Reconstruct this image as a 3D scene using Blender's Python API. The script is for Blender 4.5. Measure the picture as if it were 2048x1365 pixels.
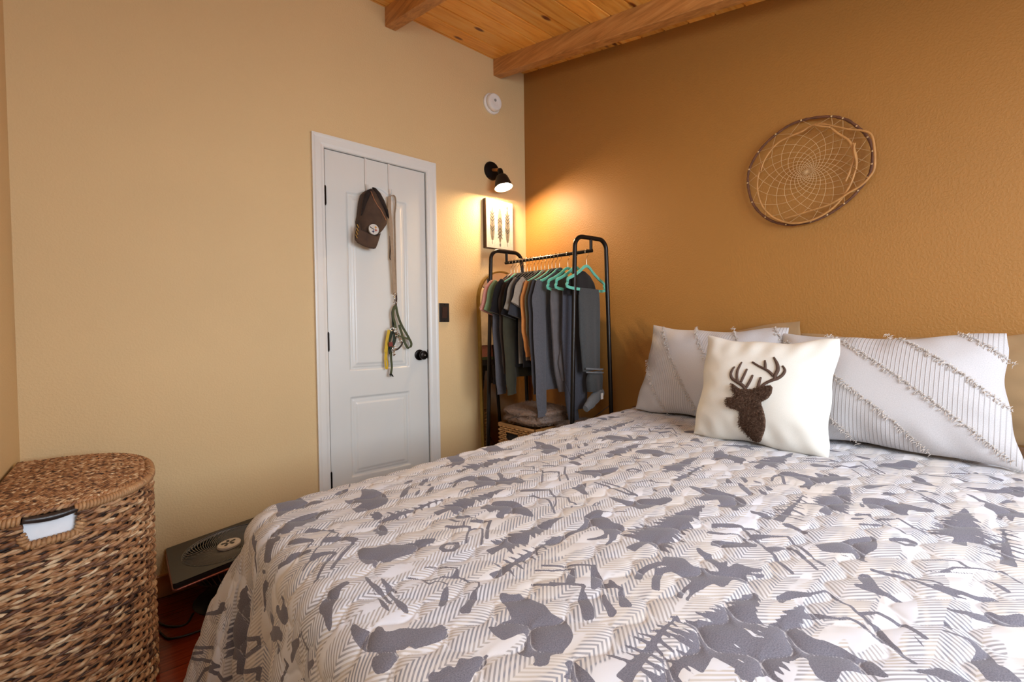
import bpy, bmesh, math, random
import numpy as np
from mathutils import Vector, Matrix, noise as mnoise

for _o in list(bpy.data.objects):
    bpy.data.objects.remove(_o, do_unlink=True)
SC = bpy.context.scene
COL = SC.collection
PI = math.pi

# ------------------------------------------------------------------ camera
CAM = np.array([-2.1653, -2.3770, 1.0880])
YAW, PITCH, ROLL, FPX = 0.7058, -0.0220, -0.0130, 907.19
FWD = np.array([math.sin(YAW)*math.cos(PITCH), math.cos(YAW)*math.cos(PITCH), math.sin(PITCH)])
_r0 = np.array([math.cos(YAW), -math.sin(YAW), 0.0])
_u0 = np.cross(_r0, FWD)
RGT = _r0*math.cos(ROLL) + _u0*math.sin(ROLL)
UPV = -_r0*math.sin(ROLL) + _u0*math.cos(ROLL)
cam_d = bpy.data.cameras.new('camera')
cam_d.sensor_width = 36.0
cam_d.lens = FPX/2048.0*36.0
cam_d.clip_start = 0.02
cam_o = bpy.data.objects.new('camera', cam_d)
COL.objects.link(cam_o)
m = Matrix.Identity(4)
for i in range(3):
    m[i][0] = RGT[i]; m[i][1] = UPV[i]; m[i][2] = -FWD[i]; m[i][3] = CAM[i]
cam_o.matrix_world = m
SC.camera = cam_o

def ray(x, y):
    return FWD + RGT*(x-1024.0)/FPX - UPV*(y-682.5)/FPX
def on_x(x, y, X):
    d = ray(x, y); return CAM + d*(X-CAM[0])/d[0]
def on_y(x, y, Y):
    d = ray(x, y); return CAM + d*(Y-CAM[1])/d[1]
def on_z(x, y, Z):
    d = ray(x, y); return CAM + d*(Z-CAM[2])/d[2]

# ------------------------------------------------------------------ colour management, world, daylight
SC.view_settings.view_transform = 'Standard'
SC.view_settings.look = 'None'
SC.view_settings.gamma = 1.0
SC.view_settings.use_curve_mapping = False
SC.view_settings.exposure = 0.14
W = bpy.data.worlds.new('world'); SC.world = W; W.use_nodes = True
_bg = W.node_tree.nodes['Background']
_bg.inputs[0].default_value = (0.80, 0.88, 1.0, 1); _bg.inputs[1].default_value = 1.5

def area(name, loc, rot, sx, sy, power, col):
    l = bpy.data.lights.new(name, 'AREA'); l.shape = 'RECTANGLE'; l.size = sx; l.size_y = sy
    l.energy = power; l.color = col
    o = bpy.data.objects.new(name, l); o.location = loc; o.rotation_euler = rot
    COL.objects.link(o); return o
# daylight through the window behind the photographer and the one in the left wall
area('front_window_daylight', (-1.25, -4.45, 1.95), (PI/2-0.18, 0, 0), 3.2, 2.0, 345.0, (0.77, 0.88, 1.0))
area('left_window_daylight', (-2.52, -2.25, 1.75), (0, -PI/2+0.45, 0), 0.55, 0.9, 9.0, (0.86, 0.93, 1.0))
# unseen warm fill light added behind the photographer to lift the ambient
_l = bpy.data.lights.new('rear_fill_light', 'POINT'); _l.energy = 4; _l.color = (1.0, 0.86, 0.70); _l.shadow_soft_size = 0.16
_o = bpy.data.objects.new('rear_fill_light', _l); _o.location = (-1.25, -2.75, 1.98); COL.objects.link(_o)

# ------------------------------------------------------------------ node material helpers
def L(c):
    return tuple(((v/255.0)/12.92 if v/255.0 <= 0.04045 else ((v/255.0+0.055)/1.055)**2.4) for v in c)
MATS = {}
class NM:
    def __init__(s, name, rough=0.6, metal=0.0, spec=0.5):
        s.m = bpy.data.materials.new(name); s.m.use_nodes = True
        s.nt = s.m.node_tree; s.b = s.nt.nodes['Principled BSDF']
        s.b.inputs['Roughness'].default_value = rough
        s.b.inputs['Metallic'].default_value = metal
        s.b.inputs['Specular IOR Level'].default_value = spec
        MATS[name] = s.m
    def n(s, t, **kw):
        nd = s.nt.nodes.new(t)
        for k, v in kw.items():
            if k.startswith('i_'):
                key = k[2:]
                key = int(key) if key.isdigit() else key.replace('_', ' ')
                if hasattr(v, 'is_output') or isinstance(v, bpy.types.NodeSocket): s.nt.links.new(v, nd.inputs[key])
                else: nd.inputs[key].default_value = v
            else: setattr(nd, k, v)
        return nd
    def lk(s, a, b): s.nt.links.new(a, b)
    def coord(s, scale=(1, 1, 1), kind='Object', rot=(0, 0, 0)):
        tc = s.n('ShaderNodeTexCoord')
        mp = s.n('ShaderNodeMapping'); mp.inputs['Scale'].default_value = scale; mp.inputs['Rotation'].default_value = rot
        s.lk(tc.outputs[kind], mp.inputs[0]); return mp.outputs[0]
    def noise(s, vec, scale, detail=3.0, rough=0.55, dist=0.0):
        nd = s.n('ShaderNodeTexNoise'); nd.inputs['Scale'].default_value = scale
        nd.inputs['Detail'].default_value = detail; nd.inputs['Roughness'].default_value = rough
        nd.inputs['Distortion'].default_value = dist
        s.lk(vec, nd.inputs['Vector']); return nd.outputs[0]
    def math(s, op, a, b=None, c=None, clamp=False):
        nd = s.n('ShaderNodeMath', operation=op, use_clamp=clamp)
        for i, v in enumerate((a, b, c)):
            if v is None: continue
            if isinstance(v, (int, float)): nd.inputs[i].default_value = v
            else: s.lk(v, nd.inputs[i])
        return nd.outputs[0]
    def ramp(s, fac, stops):
        nd = s.n('ShaderNodeValToRGB'); cr = nd.color_ramp
        while len(cr.elements) < len(stops): cr.elements.new(0.5)
        for e, (p, c) in zip(cr.elements, stops):
            e.position = p; e.color = (*c[:3], 1)
        s.lk(fac, nd.inputs[0]); return nd.outputs[0]
    def mix(s, fac, a, b, mode='MIX'):
        nd = s.n('ShaderNodeMix', data_type='RGBA', blend_type=mode)
        for i, v in ((0, fac), (6, a), (7, b)):
            if isinstance(v, (int, float)): nd.inputs[i].default_value = v
            elif isinstance(v, tuple): nd.inputs[i].default_value = (*v[:3], 1)
            else: s.lk(v, nd.inputs[i])
        return nd.outputs[2]
    def step(s, x, e, w):
        nd = s.n('ShaderNodeMapRange', interpolation_type='SMOOTHSTEP')
        s.lk(x, nd.inputs[0]); nd.inputs[1].default_value = e-w; nd.inputs[2].default_value = e+w
        return nd.outputs[0]
    def col(s, c):
        if isinstance(c, tuple): s.b.inputs['Base Color'].default_value = (*c[:3], 1)
        else: s.lk(c, s.b.inputs['Base Color'])
        return s
    def bump(s, h, strength=0.3, dist=0.01):
        nd = s.n('ShaderNodeBump'); nd.inputs['Strength'].default_value = strength
        nd.inputs['Distance'].default_value = dist
        s.lk(h, nd.inputs['Height']); s.lk(nd.outputs[0], s.b.inputs['Normal']); return s

def plain(name, c, rough=0.6, metal=0.0, spec=0.5, var=0.12, nscale=40, bump=0.0, bscale=200, bdist=0.002):
    k = NM(name, rough, metal, spec)
    v = k.coord()
    lin = L(c)
    f = k.noise(v, nscale, 4)
    k.col(k.ramp(f, [(0.3, tuple(x*(1-var) for x in lin)), (0.7, tuple(min(1, x*(1+var)) for x in lin))]))
    if bump: k.bump(k.noise(v, bscale, 3), bump, bdist)
    return k.m

# ------------------------------------------------------------------ mesh helpers
def new_obj(name, verts, faces, mat, parent=None, smooth=False, mats=None, fmat=None):
    me = bpy.data.meshes.new(name)
    me.from_pydata([tuple(map(float, v)) for v in verts], [], [tuple(map(int, f)) for f in faces])
    for mm in (mats or [mat]): me.materials.append(mm)
    if fmat is not None: me.polygons.foreach_set('material_index', np.array(fmat, dtype=np.int32))
    if smooth: me.polygons.foreach_set('use_smooth', np.ones(len(me.polygons), dtype=bool))
    me.update()
    o = bpy.data.objects.new(name, me); COL.objects.link(o)
    if parent is not None: o.parent = parent
    return o
class MB:
    """collects shapes that become one mesh"""
    def __init__(s): s.v = []; s.f = []; s.mi = []
    def add(s, v, f, mi=0):
        o = len(s.v); s.v.extend([tuple(map(float, p)) for p in v]); s.f.extend([tuple(i+o for i in q) for q in f]); s.mi.extend([mi]*len(f)); return s
    def box(s, a, b, mi=0):
        x0, y0, z0 = a; x1, y1, z1 = b
        return s.add([(x0,y0,z0),(x1,y0,z0),(x1,y1,z0),(x0,y1,z0),(x0,y0,z1),(x1,y0,z1),(x1,y1,z1),(x0,y1,z1)],
                     [(0,3,2,1),(4,5,6,7),(0,1,5,4),(1,2,6,5),(2,3,7,6),(3,0,4,7)], mi)
    def tube(s, pts, r, n=8, cap=True, mi=0, closed=False):
        P = [np.array(p, float) for p in pts]; k = len(P)
        rr = r if hasattr(r, '__len__') else [r]*k
        T = []
        for i in range(k):
            a = P[(i-1) % k] if (closed or i > 0) else P[i]
            b = P[(i+1) % k] if (closed or i < k-1) else P[i]
            t = b-a; t = t/(np.linalg.norm(t)+1e-12); T.append(t)
        up = np.array([0, 0, 1.0]) if abs(T[0][2]) < 0.9 else np.array([1.0, 0, 0])
        N = np.cross(T[0], up); N /= np.linalg.norm(N)
        v = []
        for i in range(k):
            N = N - T[i]*(N@T[i]); N /= (np.linalg.norm(N)+1e-12)
            B = np.cross(T[i], N)
            for j in range(n):
                a = 2*PI*j/n; v.append(P[i]+rr[i]*(math.cos(a)*N+math.sin(a)*B))
        f = []
        for i in range(k-1 if not closed else k):
            for j in range(n):
                f.append((i*n+j, i*n+(j+1) % n, ((i+1) % k)*n+(j+1) % n, ((i+1) % k)*n+j))
        if cap and not closed:
            f.append(tuple(range(n-1, -1, -1))); f.append(tuple((k-1)*n+j for j in range(n)))
        return s.add(v, f, mi)
    def lathe(s, prof, c, axis, n=32, mi=0, capped=True):
        A = np.array(axis, float); A /= np.linalg.norm(A)
        up = np.array([0, 0, 1.0]) if abs(A[2]) < 0.9 else np.array([1.0, 0, 0])
        X = np.cross(up, A); X /= np.linalg.norm(X); Y = np.cross(A, X); c = np.array(c, float)
        v = []
        for (r, h) in prof:
            for j in range(n):
                a = 2*PI*j/n; v.append(c+A*h+r*(math.cos(a)*X+math.sin(a)*Y))
        f = []
        for i in range(len(prof)-1):
            for j in range(n): f.append((i*n+j, i*n+(j+1) % n, (i+1)*n+(j+1) % n, (i+1)*n+j))
        if capped:
            f.append(tuple(range(n-1, -1, -1))); f.append(tuple((len(prof)-1)*n+j for j in range(n)))
        return s.add(v, f, mi)
    def ribbon(s, pts, w, t, side, mi=0):
        """flat strap: width w along 'side', thickness t"""
        P = [np.array(p, float) for p in pts]; k = len(P); S0 = np.array(side, float)
        ww = w if hasattr(w, '__len__') else [w]*k
        v = []
        for i in range(k):
            T = P[min(i+1, k-1)]-P[max(i-1, 0)]; T /= (np.linalg.norm(T)+1e-12)
            S = S0-T*(S0@T); nS = np.linalg.norm(S); S = S/nS if nS > 1e-6 else np.array([1.0, 0, 0])
            Nn = np.cross(T, S)
            for (a, b) in ((-1, -1), (1, -1), (1, 1), (-1, 1)): v.append(P[i]+S*a*ww[i]/2+Nn*b*t/2)
        f = []
        for i in range(k-1):
            for j in range(4): f.append((i*4+j, i*4+(j+1) % 4, (i+1)*4+(j+1) % 4, (i+1)*4+j))
        f.append((3, 2, 1, 0)); f.append(tuple((k-1)*4+j for j in range(4)))
        return s.add(v, f, mi)
    def prism(s, poly, h, frame, mi=0, inset=0.0):
        """extruded polygon in a frame (origin, X, Y, N)"""
        O, X, Y, N = [np.array(q, float) for q in frame]; n = len(poly)
        from mathutils.geometry import tessellate_polygon
        pts = [Vector((p[0], p[1], 0)) for p in poly]
        tris = tessellate_polygon([pts])
        v = [O+X*p[0]+Y*p[1] for p in poly]+[O+X*p[0]+Y*p[1]+N*h for p in poly]
        f = [tuple(t) for t in tris]+[tuple(n+i for i in t) for t in tris]
        f += [(i, (i+1) % n, n+(i+1) % n, n+i) for i in range(n)]
        return s.add(v, f, mi)
    def obj(s, name, mat, parent=None, smooth=False, bevel=0, fixn=True, auto=False):
        mats = mat if isinstance(mat, list) else [mat]
        o = new_obj(name, s.v, s.f, None, parent, smooth, mats=mats, fmat=s.mi)
        if fixn:
            bm = bmesh.new(); bm.from_mesh(o.data)
            bmesh.ops.recalc_face_normals(bm, faces=bm.faces)
            bm.to_mesh(o.data); bm.free()
            if smooth: o.data.polygons.foreach_set('use_smooth', np.ones(len(o.data.polygons), dtype=bool))
        if auto:
            o.data.set_sharp_from_angle(angle=math.radians(38))
        if bevel:
            b = o.modifiers.new('bevel', 'BEVEL'); b.width = bevel; b.segments = 2; b.limit_method = 'ANGLE'
        return o
def grid_faces(nu, nv, off=0, wrap_v=False):
    f = []
    for i in range(nu-1):
        for j in range(nv-1 if not wrap_v else nv):
            f.append((off+i*nv+j, off+i*nv+(j+1) % nv, off+(i+1)*nv+(j+1) % nv, off+(i+1)*nv+j))
    return f
def empty(name, loc=(0, 0, 0)):
    o = bpy.data.objects.new(name, None); o.empty_display_size = 0.05; o.location = loc; COL.objects.link(o); return o
def thing(name, label, cat, loc=(0, 0, 0), group=None):
    o = empty(name, (0, 0, 0)); tag(o, label, cat, group)
    o['_base'] = list(loc); return o
def tag(o, label, cat, group=None, kind=None):
    o['label'] = label; o['category'] = cat
    if group: o['group'] = group
    if kind: o['kind'] = kind
    return o
def settle(root):
    """put the empty at the base of the thing without moving its parts"""
    b = Vector(root['_base']); del root['_base']
    root.location = b
    for ch in root.children: ch.location = ch.location - b
def struct(o, label=None):
    o['kind'] = 'structure'
    if label: o['label'] = label
    return o
def smooth_path(pts, n=6, closed=False):
    """Catmull-Rom through points"""
    P = [np.array(p, float) for p in pts]; k = len(P); out = []
    rng = range(k if closed else k-1)
    for i in rng:
        p0 = P[(i-1) % k] if (closed or i > 0) else P[0]*2-P[1]
        p1 = P[i]; p2 = P[(i+1) % k]
        p3 = P[(i+2) % k] if (closed or i+2 < k) else P[-1]*2-P[-2]
        for j in range(n):
            t = j/n
            out.append(0.5*((2*p1)+(-p0+p2)*t+(2*p0-5*p1+4*p2-p3)*t*t+(-p0+3*p1-3*p2+p3)*t**3))
    if not closed: out.append(P[-1])
    return out
# ------------------------------------------------------------------ room shell
WX, LEN = 2.463, 3.30           # wall to wall, depth of the room
ZC, SL = 2.885, 0.2314          # ceiling height at the back wall, fall towards the front
def ceil_z(y): return ZC+SL*y
def wall_mat(name, c, hl=1.0, rough=0.62, spec=0.3):
    k = NM(name, rough, 0, spec); v = k.coord()
    lin = L(c)
    f = k.noise(v, 1.3, 3)
    k.col(k.ramp(f, [(0.3, tuple(x*0.97 for x in lin)), (0.7, tuple(min(1, x*1.03) for x in lin))]))
    h1 = k.noise(v, 120, 2, 0.5); h2 = k.noise(v, 320, 2)
    h = k.math('ADD', k.step(h1, 0.52, 0.10), k.math('MULTIPLY', h2, 0.25))
    k.bump(h, 0.27*hl, 0.0016); return k.m
M_TAN = wall_mat('tan_wall_paint', (216, 186, 138))
M_BRN = wall_mat('brown_wall_paint', (162, 113, 54), 1.0, 0.50, 0.4)
xl, wd, HD = -1.3773, 0.5823, 2.03
b = MB()      # back wall, with the closet door opening
b.box((-WX-0.12, 0, 0), (xl-0.004, 0.12, 3.1)); b.box((xl+wd+0.004, 0, 0), (0.12, 0.12, 3.1)); b.box((xl-0.004, 0, HD+0.004), (xl+wd+0.004, 0.12, 3.1))
struct(b.obj('wall_back', M_TAN))
struct(MB().box((0, -LEN-0.12, 0), (0.12, 0, 3.1)).obj('wall_right', M_BRN))
b = MB()      # left wall with a window opening beside the photographer
ly0, ly1, lz0, lz1 = -2.70, -1.80, 1.45, 2.05
b.box((-WX-0.12, -LEN-0.12, 0), (-WX, ly0, 3.1)); b.box((-WX-0.12, ly1, 0), (-WX, 0, 3.1)); b.box((-WX-0.12, ly0, 0), (-WX, ly1, lz0)); b.box((-WX-0.12, ly0, lz1), (-WX, ly1, 3.1))
struct(b.obj('wall_left', M_TAN))
b = MB()      # front wall with the big window
fx0, fx1, fz0, fz1 = -1.90, -0.40, 0.92, 1.92
b.box((-WX-0.12, -LEN-0.12, 0), (fx0, -LEN, 3.1)); b.box((fx1, -LEN-0.12, 0), (0.12, -LEN, 3.1)); b.box((fx0, -LEN-0.12, 0), (fx1, -LEN, fz0)); b.box((fx0, -LEN-0.12, fz1), (fx1, -LEN, 3.1))
struct(b.obj('wall_front', M_TAN))
M_WHT = plain('white_gloss_paint', (222, 220, 214), 0.32, var=0.015, nscale=3, bump=0.05, bscale=60, bdist=0.001)
kp = NM('window_pane', 0.02); mx = kp.n('ShaderNodeMixShader'); tb_ = kp.n('ShaderNodeBsdfTransparent'); gb = kp.n('ShaderNodeBsdfGlossy'); gb.inputs['Roughness'].default_value = 0.02
mx.inputs[0].default_value = 0.06; kp.lk(tb_.outputs[0], mx.inputs[1]); kp.lk(gb.outputs[0], mx.inputs[2]); kp.lk(mx.outputs[0], kp.nt.nodes['Material Output'].inputs[0]); M_PANE = kp.m
def window(name, a, bb, axis):
    t = 0.045; f = MB()
    if axis == 'y':
        y0, y1 = a[1], bb[1]; x0, z0, x1, z1 = a[0], a[2], bb[0], bb[2]
        f.box((x0, y0, z0), (x0+t, y1, z1)); f.box((x1-t, y0, z0), (x1, y1, z1)); f.box((x0+t, y0, z0), (x1-t, y1, z0+t)); f.box((x0+t, y0, z1-t), (x1-t, y1, z1)); f.box(((x0+x1)/2-0.02, y0, z0+t), ((x0+x1)/2+0.02, y1, z1-t))
    else:
        x0, x1 = a[0], bb[0]; y0, z0, y1, z1 = a[1], a[2], bb[1], bb[2]
        f.box((x0, y0, z0), (x1, y0+t, z1)); f.box((x0, y1-t, z0), (x1, y1, z1)); f.box((x0, y0+t, z0), (x1, y1-t, z0+t)); f.box((x0, y0+t, z1-t), (x1, y1-t, z1))
    o = struct(f.obj(name, M_WHT, bevel=0.003))
    g_ = MB()
    if axis == 'y': g_.box((x0+t*0.6, (y0+y1)/2-0.003, z0+t*0.6), (x1-t*0.6, (y0+y1)/2+0.003, z1-t*0.6))
    else: g_.box(((x0+x1)/2-0.003, y0+t*0.6, z0+t*0.6), ((x0+x1)/2+0.003, y1-t*0.6, z1-t*0.6))
    g_.obj('window_glass', M_PANE, o)
    return o
window('window_1', (fx0, -LEN-0.10, fz0), (fx1, -LEN-0.05, fz1), 'y')
window('window_2', (-WX-0.10, ly0, lz0), (-WX-0.05, ly1, lz1), 'x')
# floor: red-brown planks
k = NM('cherry_wood_floor', 0.22, 0, 0.5); v = k.coord()
br = k.n('ShaderNodeTexBrick'); k.lk(v, br.inputs['Vector'])
br.inputs['Scale'].default_value = 1.0; br.inputs['Brick Width'].default_value = 0.9; br.inputs['Row Height'].default_value = 0.09
br.inputs['Mortar Size'].default_value = 0.0012; br.offset = 0.37
br.inputs['Color1'].default_value = (*L((122, 44, 22)), 1); br.inputs['Color2'].default_value = (*L((96, 30, 16)), 1); br.inputs['Mortar'].default_value = (*L((40, 12, 8)), 1)
g = k.noise(k.coord((3, 60, 3)), 2.0, 5, 0.6)
k.col(k.mix(0.55, br.outputs[0], k.ramp(g, [(0.3, L((70, 20, 10))), (0.7, L((150, 62, 32)))]), 'MIX'))
struct(MB().box((-WX-0.12, -LEN-0.12, -0.08), (0.12, 0.12, 0.0)).obj('floor', k.m))
# ceiling boards run across the room, the rafters run down the slope
k = NM('knotty_pine_ceiling', 0.35, 0, 0.45); v = k.coord()
at = k.n('ShaderNodeAttribute'); at.attribute_name = 'tone'
grain = k.noise(k.coord((1.6, 14, 14)), 1.6, 5, 0.55, 1.2)
c1 = k.ramp(grain, [(0.25, L((216, 138, 52))), (0.5, L((248, 180, 82))), (0.78, L((252, 206, 120)))])
vo = k.n('ShaderNodeTexVoronoi'); k.lk(k.coord((4.2, 9.0, 9.0)), vo.inputs['Vector']); vo.inputs['Scale'].default_value = 1.0
kn = k.step(vo.outputs['Distance'], 0.13, 0.05)
c2 = k.mix(k.math('SUBTRACT', 1.0, kn), c1, L((112, 44, 14)))
k.col(k.mix(1.0, c2, at.outputs['Color'], 'MULTIPLY'))
bw = 0.134; c = MB(); tones = []
rnd = random.Random(3)
y = 0.12; i = 0
while y > -LEN-0.15:
    y2 = y-bw
    g_ = 0.006
    prof = [(y, 0.010), (y-g_, 0), (y2+g_, 0), (y2, 0.010)]
    v = []
    for (yy, dz) in prof: v.append((-WX-0.12, yy, ceil_z(yy)+dz)); v.append((0.12, yy, ceil_z(yy)+dz))
    v += [(-WX-0.12, y, ceil_z(y)+0.05), (0.12, y, ceil_z(y)+0.05), (-WX-0.12, y2, ceil_z(y2)+0.05), (0.12, y2, ceil_z(y2)+0.05)]
    c.add(v, [(0, 1, 3, 2), (2, 3, 5, 4), (4, 5, 7, 6), (8, 10, 11, 9)])
    tones += [rnd.uniform(0.82, 1.12)]*12
    y = y2; i += 1
co = c.obj('ceiling', k.m, fixn=True)
ca = co.data.color_attributes.new('tone', 'FLOAT_COLOR', 'POINT')
ca.data.foreach_set('color', np.array([[t, t, t, 1] for t in tones], dtype=np.float32).ravel())
struct(co)
M_BEAM = NM('rafter_wood', 0.42, 0, 0.4); k = M_BEAM
g = k.noise(k.coord((40, 3.0, 40)), 1.2, 6, 0.6, 0.8)
k.col(k.ramp(g, [(0.25, L((150, 98, 48))), (0.55, L((196, 138, 78))), (0.8, L((214, 162, 100)))])); k.bump(g, 0.15, 0.002)
bh, bwid = 0.1055, 0.0623
def beam(x0, label, x1=None):
    x1 = x1 or x0+bwid
    v = []
    for yy in (0.0, -LEN):
        z = ceil_z(yy)
        v += [(x0, yy, z+0.004), (x1, yy, z+0.004), (x1, yy, z-bh), (x0, yy, z-bh)]
    o = MB().add(v, [(0, 1, 2, 3), (7, 6, 5, 4), (0, 4, 5, 1), (1, 5, 6, 2), (2, 6, 7, 3), (3, 7, 4, 0)]).obj('ceiling_beam', M_BEAM.m, bevel=0.003)
    tag(o, label, 'beam', 'ceiling beams'); return o
beam(-0.2718, 'wooden ceiling beam closest to the brown wall')
beam(-1.0319, 'wooden ceiling beam above the closet door, farther from the brown wall')
# baseboards (natural wood)
M_BASE = plain('baseboard_wood', (178, 116, 58), 0.35, var=0.15, nscale=18)
def baseboard(name, a, b_): struct(MB().box(a, b_).obj(name, M_BASE, bevel=0.004))
baseboard('baseboard_back', (-WX, -0.013, 0), (xl-0.066, 0, 0.092))
baseboard('baseboard_back_right', (xl+wd+0.066, -0.013, 0), (-0.013, 0, 0.092))
baseboard('baseboard_left', (-WX, -LEN, 0), (-WX+0.013, -0.013, 0.092))
baseboard('baseboard_right', (-0.013, -LEN, 0), (0, 0, 0.092))
# door casing, moulded in three steps
def casing():
    c = MB(); wc = 0.0622; prof = [(0, 0.004), (0.004, 0.009), (0.012, 0.010), (0.020, 0.013), (0.045, 0.015), (0.054, 0.019), (wc, 0.019), (wc, 0.0)]
    x0, x1, zt = xl+0.0, xl+wd, HD
    path = [((x0, 0), (-1, 0)), ((x0, zt), (-1, 1)), ((x1, zt), (1, 1)), ((x1, 0), (1, 0))]
    v = []; n = len(prof)
    for (p, d) in path:
        for (o_, h_) in prof: v.append((p[0]+d[0]*o_*(1 if d[0] else 0), -h_, p[1]+d[1]*o_*(1.0)))
    f = []
    for i in range(3):
        for j in range(n-1): f.append((i*n+j, i*n+j+1, (i+1)*n+j+1, (i+1)*n+j))
    c.add(v, f)
    # jamb lining and stops inside the opening
    c.box((x0-0.004, 0.0, 0), (x0, 0.12, zt+0.004)); c.box((x1, 0.0, 0), (x1+0.004, 0.12, zt+0.004)); c.box((x0, 0.0, zt), (x1, 0.12, zt+0.004))
    return c.obj('trim_1', M_WHT)
struct(casing())
# door slab with two moulded panels
dr = empty('door_1'); dr['kind'] = 'structure'; dr['label'] = 'white two-panel closet door with an arched upper panel'
gap = 0.004; sx0, sx1, sz0, sz1 = xl+gap, xl+wd-gap-0.002, 0.010, HD-gap
px0, px1 = -1.268, -0.920
def smst(t): t = np.clip(t, 0, 1); return t*t*(3-2*t)
nx, nz = 150, 520
X, Z = np.meshgrid(np.linspace(sx0, sx1, nx), np.linspace(sz0, sz1, nz), indexing='ij')
t = (X-px0)/(px1-px0)
ztop = 1.832+0.052*np.where(t < 0.5, smst((t-0.14)/0.34), smst((0.86-t)/0.34))
def sd(x0, x1, z0, z1): return np.minimum(np.minimum(X-x0, x1-X), np.minimum(Z-z0, z1-Z))
d = np.maximum(sd(px0, px1, 0.8868, ztop), sd(px0, px1, 0.3199, 0.749))
Y = 0.003+0.0075*smst(d/0.010)-0.0035*smst((d-0.016)/0.006)-0.0045*smst((d-0.030)/0.012)
v = np.stack([X, Y, Z], -1).reshape(-1, 3)
slab = MB().add(v, grid_faces(nx, nz)); slab.box((sx0, 0.012, sz0), (sx1, 0.038, sz1))
so = slab.obj('door_slab', plain('door_white', (216, 215, 209), 0.30, var=0.012, nscale=4), dr, smooth=True)
so.data.set_sharp_from_angle(angle=math.radians(60))
M_ORB = plain('dark_bronze_metal', (34, 28, 25), 0.28, 0.85, var=0.2)
for z in (1.79, 1.045, 0.326):
    h = MB(); h.tube([(xl+0.001, -0.006, z-0.045), (xl+0.001, -0.006, z+0.045)], 0.0052, 10)
    h.tube([(xl+0.001, -0.006, z-0.050), (xl+0.001, -0.006, z+0.050)], 0.0035, 8)
    h.obj('hinge', M_ORB, dr, smooth=False)
kb = MB(); kc = (-0.853, 0.003, 0.955)
kb.lathe([(0.0, 0), (0.031, 0), (0.032, 0.003), (0.030, 0.007), (0.022, 0.009), (0.012, 0.010)], kc, (0, -1, 0), 32)
kb.obj('knob_rose', M_ORB, dr, smooth=True, auto=True)
kb = MB(); kb.lathe([(0.0, 0.008), (0.010, 0.009), (0.011, 0.030), (0.019, 0.036), (0.0255, 0.046), (0.0265, 0.054), (0.022, 0.062), (0.010, 0.065), (0.0, 0.065)], kc, (0, -1, 0), 32)
ko = kb.obj('door_knob', M_ORB, dr, smooth=True, auto=True)
MB().lathe([(0.0, 0.0652), (0.004, 0.0652), (0.004, 0.067), (0.0, 0.067)], kc, (0, -1, 0), 12).obj('key_cylinder', plain('brushed_nickel', (190, 186, 178), 0.3, 0.9), dr)
MB().box((sx1-0.001, -0.001, 0.93), (sx1+0.003, 0.012, 0.985)).obj('latch', M_ORB, dr)

# ------------------------------------------------------------------ things fixed to the back wall
M_PLAS = plain('white_plastic', (232, 228, 222), 0.35, var=0.02)
t = thing('smoke_detector', 'white round smoke detector high on the tan wall near the corner', 'smoke detector', (-0.293, 0, 2.585))
c0 = (-0.293, 0, 2.585)
MB().lathe([(0, 0), (0.066, 0), (0.067, 0.010), (0.062, 0.016), (0.0, 0.016)], c0, (0, -1, 0), 48).obj('mounting_plate', M_PLAS, t, smooth=True, auto=True)
MB().lathe([(0.0, 0.016), (0.054, 0.017), (0.056, 0.020), (0.056, 0.038), (0.050, 0.046), (0.030, 0.049), (0.026, 0.047), (0.0, 0.047)], c0, (0, -1, 0), 48).obj('cover', M_PLAS, t, smooth=True, auto=True)
MB().lathe([(0.0, 0.047), (0.009, 0.047), (0.0085, 0.0505), (0.0, 0.051)], (-0.296, 0, 2.592), (0, -1, 0), 20).obj('test_button', plain('grey_plastic', (150, 146, 140), 0.4), t, smooth=True, auto=True)
settle(t)
# switch
t = thing('light_switch', 'black rocker light switch on the tan wall beside the closet door', 'light switch', (-0.6825, 0, 1.206))
M_BLKP = plain('black_plastic', (26, 22, 20), 0.35, var=0.15)
MB().box((-0.7175, -0.006, 1.149), (-0.6475, 0, 1.263)).obj('wall_plate', M_BLKP, t, bevel=0.002)
MB().add([(-0.699, -0.006, 1.173), (-0.666, -0.006, 1.173), (-0.666, -0.006, 1.239), (-0.699, -0.006, 1.239), (-0.699, -0.0075, 1.173), (-0.666, -0.0075, 1.173), (-0.666, -0.0125, 1.239), (-0.699, -0.0125, 1.239)],
         [(0, 1, 2, 3), (4, 7, 6, 5), (0, 4, 5, 1), (1, 5, 6, 2), (2, 6, 7, 3), (3, 7, 4, 0)]).obj('rocker', plain('dark_brown_plastic', (62, 40, 32), 0.3, var=0.1), t)
pass
for z in (1.157, 1.255): MB().lathe([(0, 0.006), (0.003, 0.006), (0.003, 0.0072), (0, 0.0075)], (-0.6825, 0, z), (0, -1, 0), 12).obj('screw', M_ORB, t)
settle(t)
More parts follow.
